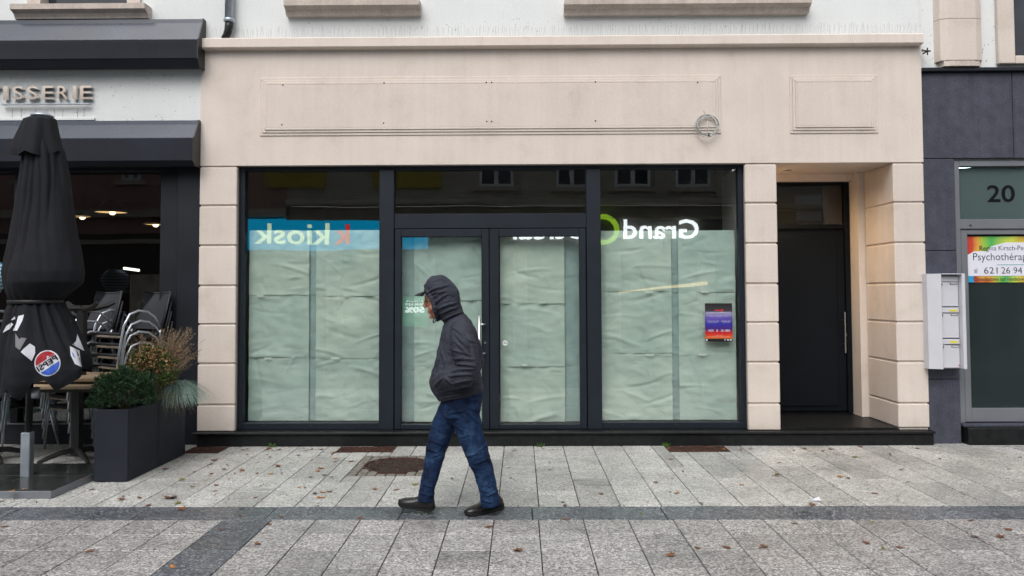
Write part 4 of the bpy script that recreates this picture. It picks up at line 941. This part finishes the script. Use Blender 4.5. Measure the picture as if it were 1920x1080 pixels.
# planters -----------------------------------------------------------
for i, (y0, y1) in enumerate(((-1.64, -1.062), (-1.055, -.46))):
    pl = thing('planter', ['front dark square planter holding the dark yew bush', 'rear dark planter next to the pillar holding the grasses'][i], 'planter', (-3.41, (y0+y1)/2, 0), 'dark planters beside the terrace')
    h = .60
    mk('box', MB().cbox(-3.553, -3.273, y0, y0+.02, .004, h, .004).cbox(-3.553, -3.273, y1-.02, y1, .004, h, .004).cbox(-3.553, -3.533, y0+.0205, y1-.0205, .004, h, .004).cbox(-3.293, -3.273, y0+.0205, y1-.0205, .004, h, .004).box(-3.53, -3.30, y0+.022, y1-.022, .004, .02), M['planter'], pl)
    mk('soil', MB().box(-3.53, -3.296, y0+.022, y1-.022, .3, .555), M['soil'], pl)
def leafmat(name, cols, rough=.55):
    m, t, b = new_mat(name); v = pos(t)
    vo = t.nodes.new('ShaderNodeTexVoronoi'); vo.inputs['Scale'].default_value = 90; t.links.new(v, vo.inputs['Vector'])
    s = t.nodes.new('ShaderNodeSeparateColor'); t.links.new(vo.outputs['Color'], s.inputs[0])
    n = len(cols); t.links.new(ramp(t, s.outputs[0], [(k/(n-1), c) for k, c in enumerate(cols)]), b.inputs['Base Color'])
    b.inputs['Roughness'].default_value = rough; b.inputs['Specular IOR Level'].default_value = .3; return m
def tuft(mb, p, d, L, w, n, spread, r):
    for _ in range(n):
        a = Vector((r.gauss(0, spread), r.gauss(0, spread), r.gauss(0, spread)))+d; a.normalize()
        l = L*r.uniform(.6, 1.2); s = a.cross(Vector((r.uniform(-1, 1), r.uniform(-1, 1), r.uniform(-1, 1)))).normalized()*w
        mb.add([p, p+a*l*.5+s, p+a*l, p+a*l*.5-s], [(0, 1, 2, 3)])
def bush(name, label, cat, c, rad, mats, nt, L, w, n, stems, seed, top=None):
    r = random.Random(seed); t = thing(name, label, cat, (c[0], c[1], .555))
    st = MB(); base = Vector((c[0], c[1], .556)); fo = [MB() for _ in mats]
    for k in range(nt):
        d = Vector((r.gauss(0, 1), r.gauss(0, 1), r.gauss(0, 1))).normalized(); q = r.uniform(.45, 1)**.6
        if d.z < -.45: d.z *= -1
        bumpy = 1+.30*noise.noise(d*2.6+Vector((seed, 0, 0)))
        p = Vector(c)+Vector((d.x*rad[0], d.y*rad[1], d.z*rad[2]))*q*bumpy
        p.z = max(p.z, .57)
        i = top(p, d, r) if top else 0
        tuft(fo[i], p, (d*.9+Vector((0, 0, .55))).normalized(), L[i], w[i], n, .55, r)
        if k % stems == 0: st.tube([base+Vector((r.uniform(-.03, .03), r.uniform(-.03, .03), 0)), (base+p)/2+Vector((0, 0, .02)), p], [.005, .003, .0015], 4)
    mk('stems', st, M['bark'], t)
    for i, m in enumerate(mats):
        if fo[i].f: mk(['foliage', 'blossom'][i], fo[i], m, t)['kind'] = 'stuff'
    return t
M['bark'] = mat('twig_bark', (.06, .04, .025), .9)
M['yew'] = leafmat('yew_needles', [(.006, .018, .010), (.016, .045, .018), (.030, .075, .028), (.012, .030, .014)])
M['box'+'leaf'] = leafmat('small_green_leaves', [(.020, .050, .012), (.045, .095, .022), (.10, .14, .035), (.03, .06, .015)])
M['blossom'] = leafmat('orange_brown_blossom', [(.20, .10, .04), (.42, .24, .10), (.50, .36, .20), (.30, .10, .06)])
M['tan'] = leafmat('dry_tan_grass', [(.22, .15, .09), (.34, .25, .16), (.16, .10, .06), (.42, .33, .23)], .8)
M['fescue'] = leafmat('blue_green_fescue', [(.12, .21, .19), (.20, .31, .29), (.32, .43, .38), (.16, .22, .14)], .7)
bush('yew_bush', 'low dark green yew bush spilling over the front planter', 'shrub', (-3.42, -1.42, .70), (.25, .26, .20), [M['yew']], 1500, [.045], [.0028], 7, 40, 5)
def pick(p, d, r): return 1 if (d.z > .1 and r.random() < .55) or r.random() < .10 else 0
bush('flowering_shrub', 'small green shrub with orange-brown faded flowers in the middle of the planters', 'shrub', (-3.36, -1.05, .84), (.22, .22, .25), [M['boxleaf'], M['blossom']], 1100, [.032, .022], [.006, .005], 6, 30, 9, pick)
def grass(name, label, c, m, n, H, spread, droop, seed, wid=.0016, plume=0, lean=0):
    r = random.Random(seed); t = thing(name, label, 'grass', (c[0], c[1], .555)); b = MB(); pl = MB()
    for k in range(n):
        a = r.uniform(0, 6.28); l = H*r.uniform(.55, 1.1); sp_ = spread*abs(r.gauss(0, .6)); d = Vector((math.cos(a), math.sin(a), 0)); p0 = Vector((c[0]+r.gauss(0, .03), c[1]+r.gauss(0, .03), max(.556, c[2])))
        pts = []
        for i in range(7):
            u = i/6; pts.append(p0+Vector((lean*u**1.5, 0, 0))+d*(sp_*u**1.4+droop*u*u*.2)+Vector((0, 0, l*(u-droop*1.3*u**2.6))))
        s = d.cross(Vector((0, 0, 1)))*wid
        vs = []
        for i, p in enumerate(pts): ww = 1-i/6.5; vs += [p+s*ww, p-s*ww]
        b.add(vs, [(2*i, 2*i+1, 2*i+3, 2*i+2) for i in range(6)])
        if plume and r.random() < plume:
            for i in range(4, 7):
                for j in range(4): tuft(pl, pts[i-1].lerp(pts[i], j/4), (pts[i]-pts[i-1]).normalized(), .035, .0018, 3, .45, r)
    mk('blades', b, m, t)['kind'] = 'stuff'
    if pl.f: mk('seed_heads', pl, M['tan'], t)['kind'] = 'stuff'
grass('dry_grass', 'tall dry tan ornamental grass standing behind the shrub near the pillar', (-3.38, -.80, .55), M['tan'], 330, .80, .26, .16, 3, .0030, .5, .14)
grass('dry_grass', 'second slim clump of dry tan grass close to the chair stack', (-3.50, -.92, .55), M['tan'], 120, .66, .15, .08, 8, .0028, .4)
grass('blue_fescue', 'tuft of blue-green fescue drooping over the right side of the rear planter', (-3.27, -.74, .62), M['fescue'], 620, .40, .16, .95, 4, .0046, 0, .07)
grass('blue_fescue', 'browned hanging tuft of fescue at the corner of the rear planter', (-3.27, -.84, .60), leafmat('browned_fescue', [(.20, .17, .08), (.30, .24, .12), (.14, .16, .10)], .8), 110, .30, .12, 1.15, 14, .0042)

# ================================================================== PERSON
PY = -2.62
man = thing('person', 'man walking left in dark hooded jacket, cap, jeans and black shoes, hands in pockets', 'person', (-.40, PY, 0))
def Q(px, py, dy=0.): x, z = P(px, py, PY); return Vector((x, PY+dy, z))
MPX = (PY-CAM.y)/F_PX
def smooth_path(pts, rad, sub=6):
    P_, R_ = [], []
    n = len(pts)
    for i in range(n-1):
        p0, p1, p2, p3 = pts[max(i-1, 0)], pts[i], pts[i+1], pts[min(i+2, n-1)]
        for k in range(sub):
            t = k/sub
            P_.append(.5*((2*p1)+(p2-p0)*t+(2*p0-5*p1+4*p2-p3)*t*t+(3*p1-p0-3*p2+p3)*t**3)); R_.append(rad[i]+(rad[i+1]-rad[i])*t)
    return P_+[pts[-1]], R_+[rad[-1]]
def limb(mb, pts, rad, flat=1.0, hem=False):
    p, r = smooth_path(pts, rad); d0 = (p[0]-p[1]).normalized(); d1 = (p[-1]-p[-2]).normalized()
    if hem: mb.tube([p[0]+d0*r[0]*.8, p[0]+d0*r[0]*.45]+p, [r[0]*.35, r[0]*.8]+r, 20, flat); return
    p = [p[0]+d0*r[0]*.8, p[0]+d0*r[0]*.45]+p+[p[-1]+d1*r[-1]*.45, p[-1]+d1*r[-1]*.8]; r = [r[0]*.35, r[0]*.8]+r+[r[-1]*.8, r[-1]*.35]
    mb.tube(p, r, 20, flat)
def body_rings(mb, rows, n=36, e=2.3, sub=4):
    F = [Q(*r[0]) for r in rows]; B = [Q(*r[1]) for r in rows]; L = [r[2] for r in rows]; off = [r[3] if len(r) > 3 else 0 for r in rows]
    fp, lr = smooth_path(F, L, sub); bp, oo = smooth_path(B, off, sub); rs = []
    for f, b, l, o in zip(fp, bp, lr, oo):
        c = (f+b)/2; u = (f-b)/2; ring = []
        for k in range(n):
            a = 2*math.pi*k/n; ca, sa = math.cos(a), math.sin(a)
            ring.append(c+u*math.copysign(abs(ca)**(2/e), ca)+Vector((0, math.copysign(abs(sa)**(2/e), sa)*l+o, 0)))
        rs.append(ring)
    mb.rings(rs)
NEAR, FAR = -1, 1
def folds(me, segs, amp=1.0, noise_amp=.002, nscale=14, side=None):
    # each fold: (x0,y0,x1,y1 in photo pixels, width m, height m); acts on both flanks of the figure
    S_ = []
    for x0, y0, x1, y1, w_, a_ in segs:
        p, q = Q(x0, y0), Q(x1, y1); S_.append((p.x, p.z, q.x, q.z, w_, a_))
    nrm = [v.normal.copy() for v in me.vertices]
    for v, n_ in zip(me.vertices, nrm):
        x, z = v.co.x, v.co.z; d = 0
        wob = .006*noise.noise(Vector((x*12, v.co.y*12, z*12)))
        for x0, z0, x1, z1, w_, a_ in S_:
            dx, dz = x1-x0, z1-z0; L2_ = dx*dx+dz*dz; t = ((x-x0)*dx+(z-z0)*dz)/L2_
            if -.15 < t < 1.15:
                L_ = math.sqrt(L2_); pe = ((x-x0)*dz-(z-z0)*dx)/L_+wob+.12*L_*(t*(1-t))
                if abs(pe) < w_*3: 
                    e = max(0, 1-(2*t-1)**4) if 0 <= t <= 1 else 0
                    d += a_*e*(math.exp(-(pe/w_)**2)-.55*math.exp(-((pe-w_*1.5)/(w_*.9))**2))
        d += noise_amp*noise.noise(Vector((x*nscale, v.co.y*nscale, z*nscale)))+noise_amp*.8*(abs(noise.noise(Vector((x*nscale*.7, v.co.y*nscale*.7, z*nscale*1.6)))))
        v.co += n_*d*amp
    me.update()
# jacket with hood
J = MB()
body_rings(J, [((841, 597), (868, 586), .085), ((832, 610), (878, 595), .13), ((828, 622), (886, 607), .180), ((825, 640), (892, 626), .205), ((820, 662), (894, 655), .215), ((813, 690), (898, 685), .22),
               ((806, 712), (902, 706), .225), ((808, 728), (905, 720), .215), ((817, 742), (907, 730), .20), ((823, 750), (905, 734), .185)])
for s in (NEAR, FAR):
    limb(J, [Q(866, 618, s*.145), Q(874, 645, s*.215), Q(884, 682, s*.245), Q(872, 697, s*.25), Q(848, 704, s*.225), Q(828, 711, s*.175)], [.078, .086, .078, .074, .067, .058])
def hood_shape(mb):
    body_rings(mb, [((833, 606), (866, 592), .085), ((826, 597), (868, 582), .105), ((819, 584), (864, 571), .125), ((813, 572), (862, 560), .130), ((806, 559), (860, 548), .130), ((799, 546), (856, 538), .124),
                ((796.5, 535), (849, 529), .108), ((801, 525), (839, 521), .080), ((810, 518), (829, 516.5), .042)], 36, 2.1)
hood_shape(J)
# hood rim around the face
rp = []
for a in range(-8, 9):
    th = a/8*math.pi*.93
    y = math.sin(th)*.098; f = (1-math.cos(th))/2          # f 0 at the top, 1 under the chin
    q = Q(796+26*f**.8, 535+66*f); rp.append(Vector((q.x+.012*(1-abs(math.cos(th))), PY+y, q.z)))
J.tube(rp, .0125, 8)
jm = decimate_free_remesh(J, .0075, 7, 'jacket')
segs = [(796, 552, 846, 534, .008, .007), (808, 553, 850, 546, .007, .006), (813, 562, 845, 540, .006, .005), (816, 571, 842, 552, .007, .007), (820, 580, 862, 566, .007, .008), (824, 590, 866, 574, .007, .007), (830, 600, 869, 585, .007, .009),
        (812, 530, 838, 524, .006, .004), (852, 540, 861, 568, .007, .006),
        (852, 612, 890, 640, .008, .007), (855, 622, 884, 650, .008, .008), (858, 636, 882, 660, .008, .007), (845, 650, 892, 662, .008, .006), (852, 668, 896, 668, .008, .008), (858, 676, 899, 680, .007, .009), (850, 690, 897, 684, .007, .011),
        (846, 698, 892, 695, .006, .010), (852, 712, 896, 703, .007, .010), (838, 700, 858, 716, .006, .008), (826, 705, 842, 690, .007, .010), (818, 722, 838, 700, .008, .010), (822, 732, 902, 712, .009, .008), (815, 738, 905, 722, .007, .009), (830, 742, 905, 728, .006, .006),
        (826, 640, 842, 690, .010, .006), (815, 700, 828, 668, .008, .006), (880, 620, 895, 668, .009, .006), (868, 716, 900, 712, .007, .009)]
folds(jm, segs, 1.45, .004, 15)
M['jacket'] = mat('dark_slate_jacket', (.027, .031, .046), .75, var=.22, vscale=9, spec=.35)
_t = M['jacket'].node_tree; _b = _t.nodes['Principled BSDF']; bump(_t, _b, noise_tex(_t, pos(_t, (1.2, 1, 2.2)), 8, 3, .5, 1.6), .55, .022)
jk = mk('jacket', jm, M['jacket'], man, True)
# jeans
T = MB()
body_rings(T, [((830, 735), (903, 722), .165), ((828, 748), (904, 738), .172), ((829, 762), (903, 755), .175), ((833, 778), (899, 772), .165), ((842, 792), (895, 786), .12)])
limb(T, [Q(874, 762, -.085), Q(880, 800, -.085), Q(893, 838, -.075), Q(901, 862, -.065), Q(909, 884, -.055), Q(917, 920, -.045), Q(920, 946, -.04)], [.098, .091, .083, .077, .069, .063, .067], 1.0, True)
limb(T, [Q(850, 762, .085), Q(831, 800, .085), Q(818, 836, .075), Q(814, 856, .065), Q(809, 880, .055), Q(801, 915, .03), Q(798, 942, .02)], [.098, .090, .074, .069, .063, .055, .061], 1.0, True)
tmh = decimate_free_remesh(T, .0072, 5, 'jeans')
segs = [(842, 770, 872, 764, .008, .008), (838, 780, 866, 776, .007, .007), (872, 760, 902, 790, .009, .010), (868, 745, 905, 748, .007, .009), (880, 755, 903, 772, .008, .008), (846, 790, 872, 800, .008, .008), (862, 815, 884, 806, .008, .005),
        (874, 852, 904, 840, .007, .008), (890, 864, 920, 852, .007, .008), (878, 868, 900, 872, .006, .005), (897, 838, 916, 828, .008, .006), (808, 826, 832, 836, .007, .006), (797, 843, 822, 848, .007, .009), (806, 858, 828, 852, .006, .006), (806, 800, 838, 815, .008, .005),
        (888, 880, 905, 930, .008, .006), (902, 912, 922, 918, .006, .005), (912, 924, 936, 917, .006, .008), (902, 931, 924, 936, .006, .008), (790, 908, 812, 914, .006, .006), (783, 922, 804, 928, .006, .008), (798, 932, 816, 926, .006, .006), (890, 800, 908, 850, .010, .006), (800, 870, 812, 910, .009, .006)]
folds(tmh, segs, 1.0, .006, 12)
def denim():
    m, t, b = new_mat('blue_denim'); v = pos(t)
    c = ramp(t, noise_tex(t, v, 7, 6, .65), [(.36, (.003, .008, .026)), (.53, (.010, .028, .078)), (.72, (.038, .086, .175))])
    c = mix(t, .35, c, noise_tex(t, pos(t, (1, 1, .35)), 160, 2), 'SOFT_LIGHT'); t.links.new(c, b.inputs['Base Color']); b.inputs['Roughness'].default_value = .85; b.inputs['Specular IOR Level'].default_value = .2
    bump(t, b, noise_tex(t, pos(t, (1.1, 1, 1.8)), 13, 3, .5, 1.4), .5, .018); return m
M['denim'] = denim()
jn = mk('jeans', tmh, M['denim'], man, True)
# body under the clothes with the head: one continuous surface
B = MB()
body_rings(B, [((838, 590), (862, 582), .05), ((836, 604), (868, 594), .06), ((836, 625), (880, 612), .15), ((832, 660), (884, 650), .165), ((828, 700), (888, 690), .165), ((838, 735), (892, 725), .15), ((842, 765), (892, 760), .15)])
for s in (NEAR, FAR):
    limb(B, [Q(864, 622, s*.14), Q(874, 650, s*.21), Q(882, 682, s*.235), Q(868, 698, s*.24), Q(846, 705, s*.215)], [.05, .045, .038, .034, .026])
    limb(B, [Q(846, 705, s*.215), Q(836, 709, s*.195), Q(829, 712, s*.178)], [.026, .032, .028], .6)
    for f in range(4): limb(B, [Q(830, 708+f*2.6, s*(.180-.004*f)), Q(824, 711+f*2.7, s*(.168-.006*f)), Q(820.5, 715+f*2.3, s*(.155-.006*f))], [.0095, .0085, .007])
    limb(B, [Q(836, 704, s*.195), Q(829, 702, s*.185), Q(823, 704, s*.175)], [.011, .010, .008])
limb(B, [Q(874, 765, -.085), Q(880, 800, -.085), Q(893, 838, -.075), Q(909, 884, -.055), Q(917, 925, -.045), Q(921, 945, -.03)], [.08, .07, .06, .052, .040, .026])
limb(B, [Q(850, 765, .085), Q(831, 800, .085), Q(818, 836, .075), Q(809, 880, .055), Q(801, 920, .03), Q(799, 943, .02)], [.08, .07, .055, .05, .038, .026])
body_rings(B, [((806, 532), (846, 530), .050), ((800, 545), (853, 540), .074), ((797.5, 553), (854, 548), .078), ((798.5, 561), (853, 555), .076), ((800.0, 568), (850, 561), .073), ((801.5, 576), (848, 567), .069),
               ((804.5, 584), (845, 574), .060), ((808.5, 592), (840, 583), .048), ((815, 598), (838, 590), .032)], 32, 2.1)
limb(B, [Q(799.5, 561), Q(797.8, 568), Q(796.3, 574)], [.010, .012, .014]); limb(B, [Q(797, 575.5, -.012), Q(797, 575.5, .012)], [.009, .009])   # nose
limb(B, [Q(803.8, 583, -.02), Q(803.2, 583, 0), Q(803.8, 583, .02)], [.006, .008, .006]); limb(B, [Q(805, 586.5, -.018), Q(804.4, 586.5, 0), Q(805, 586.5, .018)], [.006, .008, .006])   # lips
limb(B, [Q(800, 558, -.04), Q(798.6, 557, -.015), Q(798.6, 557, .015), Q(800, 558, .04)], [.008, .009, .009, .008])    # brows
B.ell(Q(809.5, 593.5), .020, .022, .016); B.ell(Q(812, 578, -.05), .03, .018, .022); B.ell(Q(812, 578, .05), .03, .018, .022)
for s in (NEAR, FAR): B.ell(Q(826, 568, s*.078), .018, .008, .028)
bm_ = decimate_free_remesh(B, .0045, 3, 'body')
M['skin'] = mat('weathered_skin', (.36, .155, .095), .55, var=.22, vscale=30, bmp=(90, .3, .003))
mk('body', bm_, M['skin'], man, True)
for s in (NEAR, FAR):
    mk('eye', MB().ell(Q(800.8, 563.5, s*.031), .0105, .0115, .0105), mat('eye_surface', (.10, .08, .07), .2, var=.3, vscale=90), man, True)
gl = MB()
for s in (NEAR, FAR):
    gl.tube([Q(797.6, 563.5, s*.034)+Vector((.004*math.cos(a*.5236), s*.020*math.cos(a*.5236), .017*math.sin(a*.5236))) for a in range(13)], .0013, 5)
    gl.tube([Q(798.2, 561.5, s*.053), Q(806, 561.5, s*.070), Q(824, 563, s*.080)], .0018, 5)
gl.tube([Q(797.2, 563.0, -.015), Q(797.0, 562.5, 0), Q(797.2, 563.0, .015)], .0014, 5)
mk('glasses', gl, mat('gold_metal', (.75, .55, .25), .25, 1), man)
# cap: crown under the hood and curved visor
cp = MB()
body_rings(cp, [((796, 551), (852, 546), .080), ((795, 543), (850, 537), .082), ((799, 533), (845, 530), .068), ((808, 526), (836, 524), .04)], 28, 2.1)
mk('cap', cp, M['jacket'], man, True)
vz = []; nn = 14
for lay in (0, 1):
    for i in range(nn+1):
        y = -.078+.156*i/nn; k = 1-(y/.085)**2
        for j in range(8):
            u = j/7; q = Q(800-22.5*u*math.sqrt(max(.05, k)), 545+5.5*u); vz.append((q.x, PY+y*(1-.12*u), q.z-.9*y*y/.09*.035-.010*u*u-(.006 if lay else 0)))
fs = []
for lay in (0, 1):
    o = lay*(nn+1)*8
    for i in range(nn):
        for j in range(7): fs.append((o+i*8+j, o+(i+1)*8+j, o+(i+1)*8+j+1, o+i*8+j+1))
o = (nn+1)*8
for i in range(nn): fs.append((i*8+7, (i+1)*8+7, o+(i+1)*8+7, o+i*8+7))
for j in range(7): fs += [(j, j+1, o+j+1, o+j), (nn*8+j, nn*8+j+1, o+nn*8+j+1, o+nn*8+j)]
mk('visor', MB().add(vz, fs), mat('black_cap', (.010, .010, .011), .7), man, True)
for s in (-.012, .02):
    mk('drawstring', MB().tube([Q(815, 596, s), Q(812, 601, s), Q(813, 606, s), Q(816, 603, s+.005), Q(818, 598, s)], .0028, 6), M['black'], man)
def zipline(pts, w=.003): return MB().tube(pts, w, 5)
# shoes
def shoe(hx, hy, hz, tx, ty, tz, lab):
    H_, T_ = Vector((hx, hy, hz)), Vector((tx, ty, tz)); L_ = (T_-H_).length; d = (T_-H_).normalized(); sd = Vector((-d.y, d.x, 0)).normalized(); up = sd.cross(d); up = up if up.z > 0 else -up
    prof = [(0.0, .018, .022, .050), (.03, .030, .010, .078), (.10, .037, .002, .100), (.22, .039, 0, .112), (.33, .040, 0, .108), (.45, .042, 0, .088), (.58, .046, 0, .072), (.72, .050, 0, .062), (.84, .047, 0, .055), (.93, .036, .004, .046), (.985, .020, .012, .036), (1.0, .010, .018, .030)]
    rs = []
    for u, hw, b0, h in prof:
        ring = []
        for k in range(24):
            a = 2*math.pi*k/24; ca, sa = math.cos(a), math.sin(a)
            zz_ = (b0+h)/2+(h-b0)/2*math.copysign(abs(sa)**.75, sa); yy_ = hw*math.copysign(abs(ca)**.7, ca)*(1 if sa < .2 else 1-.25*sa)
            ring.append(H_+d*(u*L_)+sd*yy_+up*zz_)
        rs.append(ring)
    t = mk('shoe', MB().rings(rs), M['leather'], man, True)
    so_ = []
    for u, hw, b0, h in prof: so_.append((u, hw+.004, b0))
    rr_ = []
    for u, hw, b0 in so_:
        rr_.append([H_+d*((u*1.02-.01)*L_)+sd*(hw*a)+up*(b0+c-.004) for a, c in ((-1, 0), (1, 0), (1, .022), (-1, .022))])
    mk('sole', MB().rings(rr_), M['black'], t)
M['leather'] = mat('black_leather', (.012, .011, .011), .32, var=.3, vscale=12, bmp=(60, .25, .003), rvar=.1)
h = G(941, 956); t_ = G(873, 971); shoe(h[0], h[1]+.035, .004, t_[0], t_[1]+.035, .006, '')
a = Q(813, 964, .015); b = Q(745, 951, .06); shoe(a.x, a.y, max(a.z, .012), b.x, b.y, b.z+.004, '')

# ================================================================== FALLEN LEAVES
def leaf_mesh(kind, m, seed):
    r = random.Random(seed)
    if kind == 'maple': out = [(0, -.5), (.12, -.28), (.42, -.34), (.34, -.12), (.52, .12), (.28, .10), (.22, .34), (.10, .22), (0, .55), (-.10, .24), (-.24, .36), (-.27, .10), (-.50, .10), (-.33, -.10), (-.44, -.32), (-.12, -.28)]
    else: out = [(.22*math.sin(math.pi*t)*(1 if s > 0 else -1), -.5+t) for s in (1, -1) for t in ([0, .2, .4, .6, .8, 1] if s > 0 else [.8, .6, .4, .2])]
    vs = [(0, 0, .10)]+[(x*(1+r.uniform(-.1, .1)), y*(1+r.uniform(-.1, .1)), max(0, .03+.55*(x*x)*r.uniform(.1, 1.3)+.4*y*y*r.uniform(0, .8))) for x, y in out]; n_ = len(out)
    me = MB().add(vs, [(0, i+1, (i+1) % n_+1) for i in range(n_)]).add([(0, -.45, .04), (.02, -.45, .04), (.03, -.8, .02), (.0, -.8, .02)], [(0, 1, 2, 3)]).mesh('leaf'); me.materials.append(m); return me
LM = {'brown': mat('brown_leaf', (.16, .065, .030), .65, var=.45, vscale=60), 'orange': mat('orange_leaf', (.34, .15, .05), .6, var=.35, vscale=60), 'green': mat('olive_leaf', (.16, .15, .04), .6, var=.4, vscale=60), 'dark': mat('dark_wet_leaf', (.055, .030, .022), .5, var=.5, vscale=60)}
meshes = {(k, s, v): leaf_mesh(s, LM[k], v) for k in LM for s in ('maple', 'oval') for v in range(2)}
L1 = [(10,418),(205,425),(60,365),(140,350),(465,300),(520,353),(690,392),(683,410),(785,400),(960,400),(1000,432),(835,443),(1020,463),(930,238),(990,198),(1080,182),(1180,212),(1025,298),(1080,337),(1090,255),(1180,278),(1260,240),(1280,215),(1360,247),(1445,203),(1520,172),(1565,222),(1525,267),(1585,262),(1575,130),(1755,187),(1770,203),(1320,265),(1465,333),(1215,330),(1805,235),(1770,378),(1870,283),(1815,398),(1785,445),(1350,500),(1585,508),(1240,580),(1510,550),(1450,660),(505,700),(970,788),(25,562),(235,290),(280,265)]
L2_ = [(1000,217),(1010,273),(1215,190),(700,275),(505,308),(405,335),(290,330),(165,185),(60,267),(50,345),(15,375),(215,485),(1255,465),(1300,492),(1540,460),(1700,460),(1050,655),(895,530),(1490,357),(1285,400),(1030,128),(1855,175),(1855,345),(1890,352)]
L3 = [(50,173),(115,238),(45,345),(615,175),(245,215),(425,308),(810,210),(800,413),(945,265),(990,273),(1130,354),(1310,293),(1215,150),(1290,190),(1475,170),(1600,215),(1025,93),(1445,93),(1900,162),(1840,545),(1640,497),(1265,640),(1085,615),(705,512),(1115,508),(190,643),(345,640),(1840,225),(750,455)]
allp = [(x/3, 800+y/3) for x, y in L1]+[(600+x*.354, 800+y*.354) for x, y in L2_]+[(1240+x*.354, 800+y*.354) for x, y in L3]
extra = random.Random(77)
for _ in range(46):
    allp.append((extra.uniform(380, 640), extra.uniform(845, 935)) if extra.random() < .6 else (extra.uniform(950, 1900), extra.uniform(845, 1060)))
for _ in range(30): allp.append((extra.choice([extra.uniform(430, 640), extra.uniform(430, 640), extra.uniform(1000, 1740)]), extra.uniform(839, 846)))
r5 = random.Random(31)
for i, (px, py) in enumerate(allp):
    onbase = i in (2, 3, 4) ; z0 = .066 if onbase else .003
    x, y = G(px, py, z0)
    if y > -.11: y = -.13
    big = i == 9
    kind = 'brown' if big else r5.choice(['brown', 'brown', 'orange', 'brown', 'green', 'dark', 'brown'])
    if onbase: kind = 'orange'
    s_ = 'maple' if (big or r5.random() < .5) else 'oval'
    o = bpy.data.objects.new('fallen_leaf', meshes[(kind, s_, r5.randint(0, 1))]); C.objects.link(o)
    o.location = (x, y, z0+.001); o.rotation_euler = (r5.uniform(-.15, .15), r5.uniform(-.15, .15), r5.uniform(0, 6.28)); sz = .13 if big else r5.uniform(.03, .075)*(.75 if kind == 'dark' else 1); o.scale = (sz, sz, sz*.8)
    LMK = [('close to the front planter', -3.0, -1.5), ('close to the rear planter', -2.9, -.7), ('left of the tree pit', -1.95, -1.0), ('in front of the tree pit', -1.15, -1.8), ('right of the man', .1, -1.8), ('below the right door leaf', .2, -.6), ('below the poster window', 1.6, -.9),
           ('in front of the entrance step', 3.2, -.7), ('in front of door 20', 4.6, -.6), ('right of the poster window toward the band', 1.9, -1.9), ('at the far right of the pale slabs', 3.6, -1.7), ('between planter and dark band', -2.6, -2.1)] if y > -2.42 else (
           [('on the dark band left of the man', -2.2, -2.6), ('on the dark band right of the man', 1.0, -2.6)] if y > -2.775 else [('on the near slabs left of the dark cross strip', -2.8, -3.2), ('on the dark cross strip', -1.88, -3.2), ('on the near slabs right of the cross strip', -1.1, -3.2), ('on the near slabs below the man', .1, -3.3), ('on the near slabs at lower right', 2.0, -3.3), ('on the near slabs by the right picture edge', 3.3, -3.1)])
    zone = 'on the wet parasol base' if onbase else min(LMK, key=lambda q: (q[1]-x)**2+(q[2]-y)**2)[0]
    zone = ('maple-shaped ' if s_ == 'maple' else 'narrow ')+'|'+zone
    word = {'brown': 'reddish brown', 'orange': 'orange yellow', 'green': 'olive green', 'dark': 'dark withered'}[kind]
    if big: tag(o, 'largest curled brown maple leaf lying where the pale slabs meet the dark band', 'leaf', 'fallen leaves')
    else: tag(o, 'small %s%s fallen leaf %s' % (zone.split('|')[0], word, zone.split('|')[1]), 'leaf', 'fallen leaves')
    o['group'] = 'fallen leaves: %s%s %s' % (zone.split('|')[0], word, zone.split('|')[1]) if not big else 'fallen leaves'
    _ = ('')
# litter and weeds
lt = MB(); x, y = G(1531, 940, 0); lt.add([(x-.03, y, .004), (x+.03, y-.01, .01), (x+.025, y+.02, .03), (x-.02, y+.025, .012)], [(0, 1, 2, 3)]).add([(x-.03, y, .001), (x+.03, y-.01, .002), (x, y+.02, .002)], [(0, 1, 2)])
tag(mk('paper_scrap', lt, M['print'], None, loc=(x, y, 0)), 'small white scrap of paper on the slabs at the right', 'litter')
for px, py, lab in ((1013, 838, 'tiny green weed sprouting at the foot of the plinth right of the man'), (511, 833, 'thin green weed at the plinth below the left shop window'), (1250, 835, 'small green weed beside the rusty grate under the poster window')):
    x, _ = G(px, 838, 0); wd = MB(); r = random.Random(px)
    for k in range(16): tuft(wd, Vector((x+r.uniform(-.03, .03), -.10, .0)), Vector((r.uniform(-.6, .6), -.5, .8)), .05, .004, 2, .4, r)
    t = thing('weed', lab, 'weed', (x, -.1, 0)); mk('leaves', wd, leafmat('weed_green', [(.05, .14, .02), (.12, .25, .04)]), t)['kind'] = 'stuff'
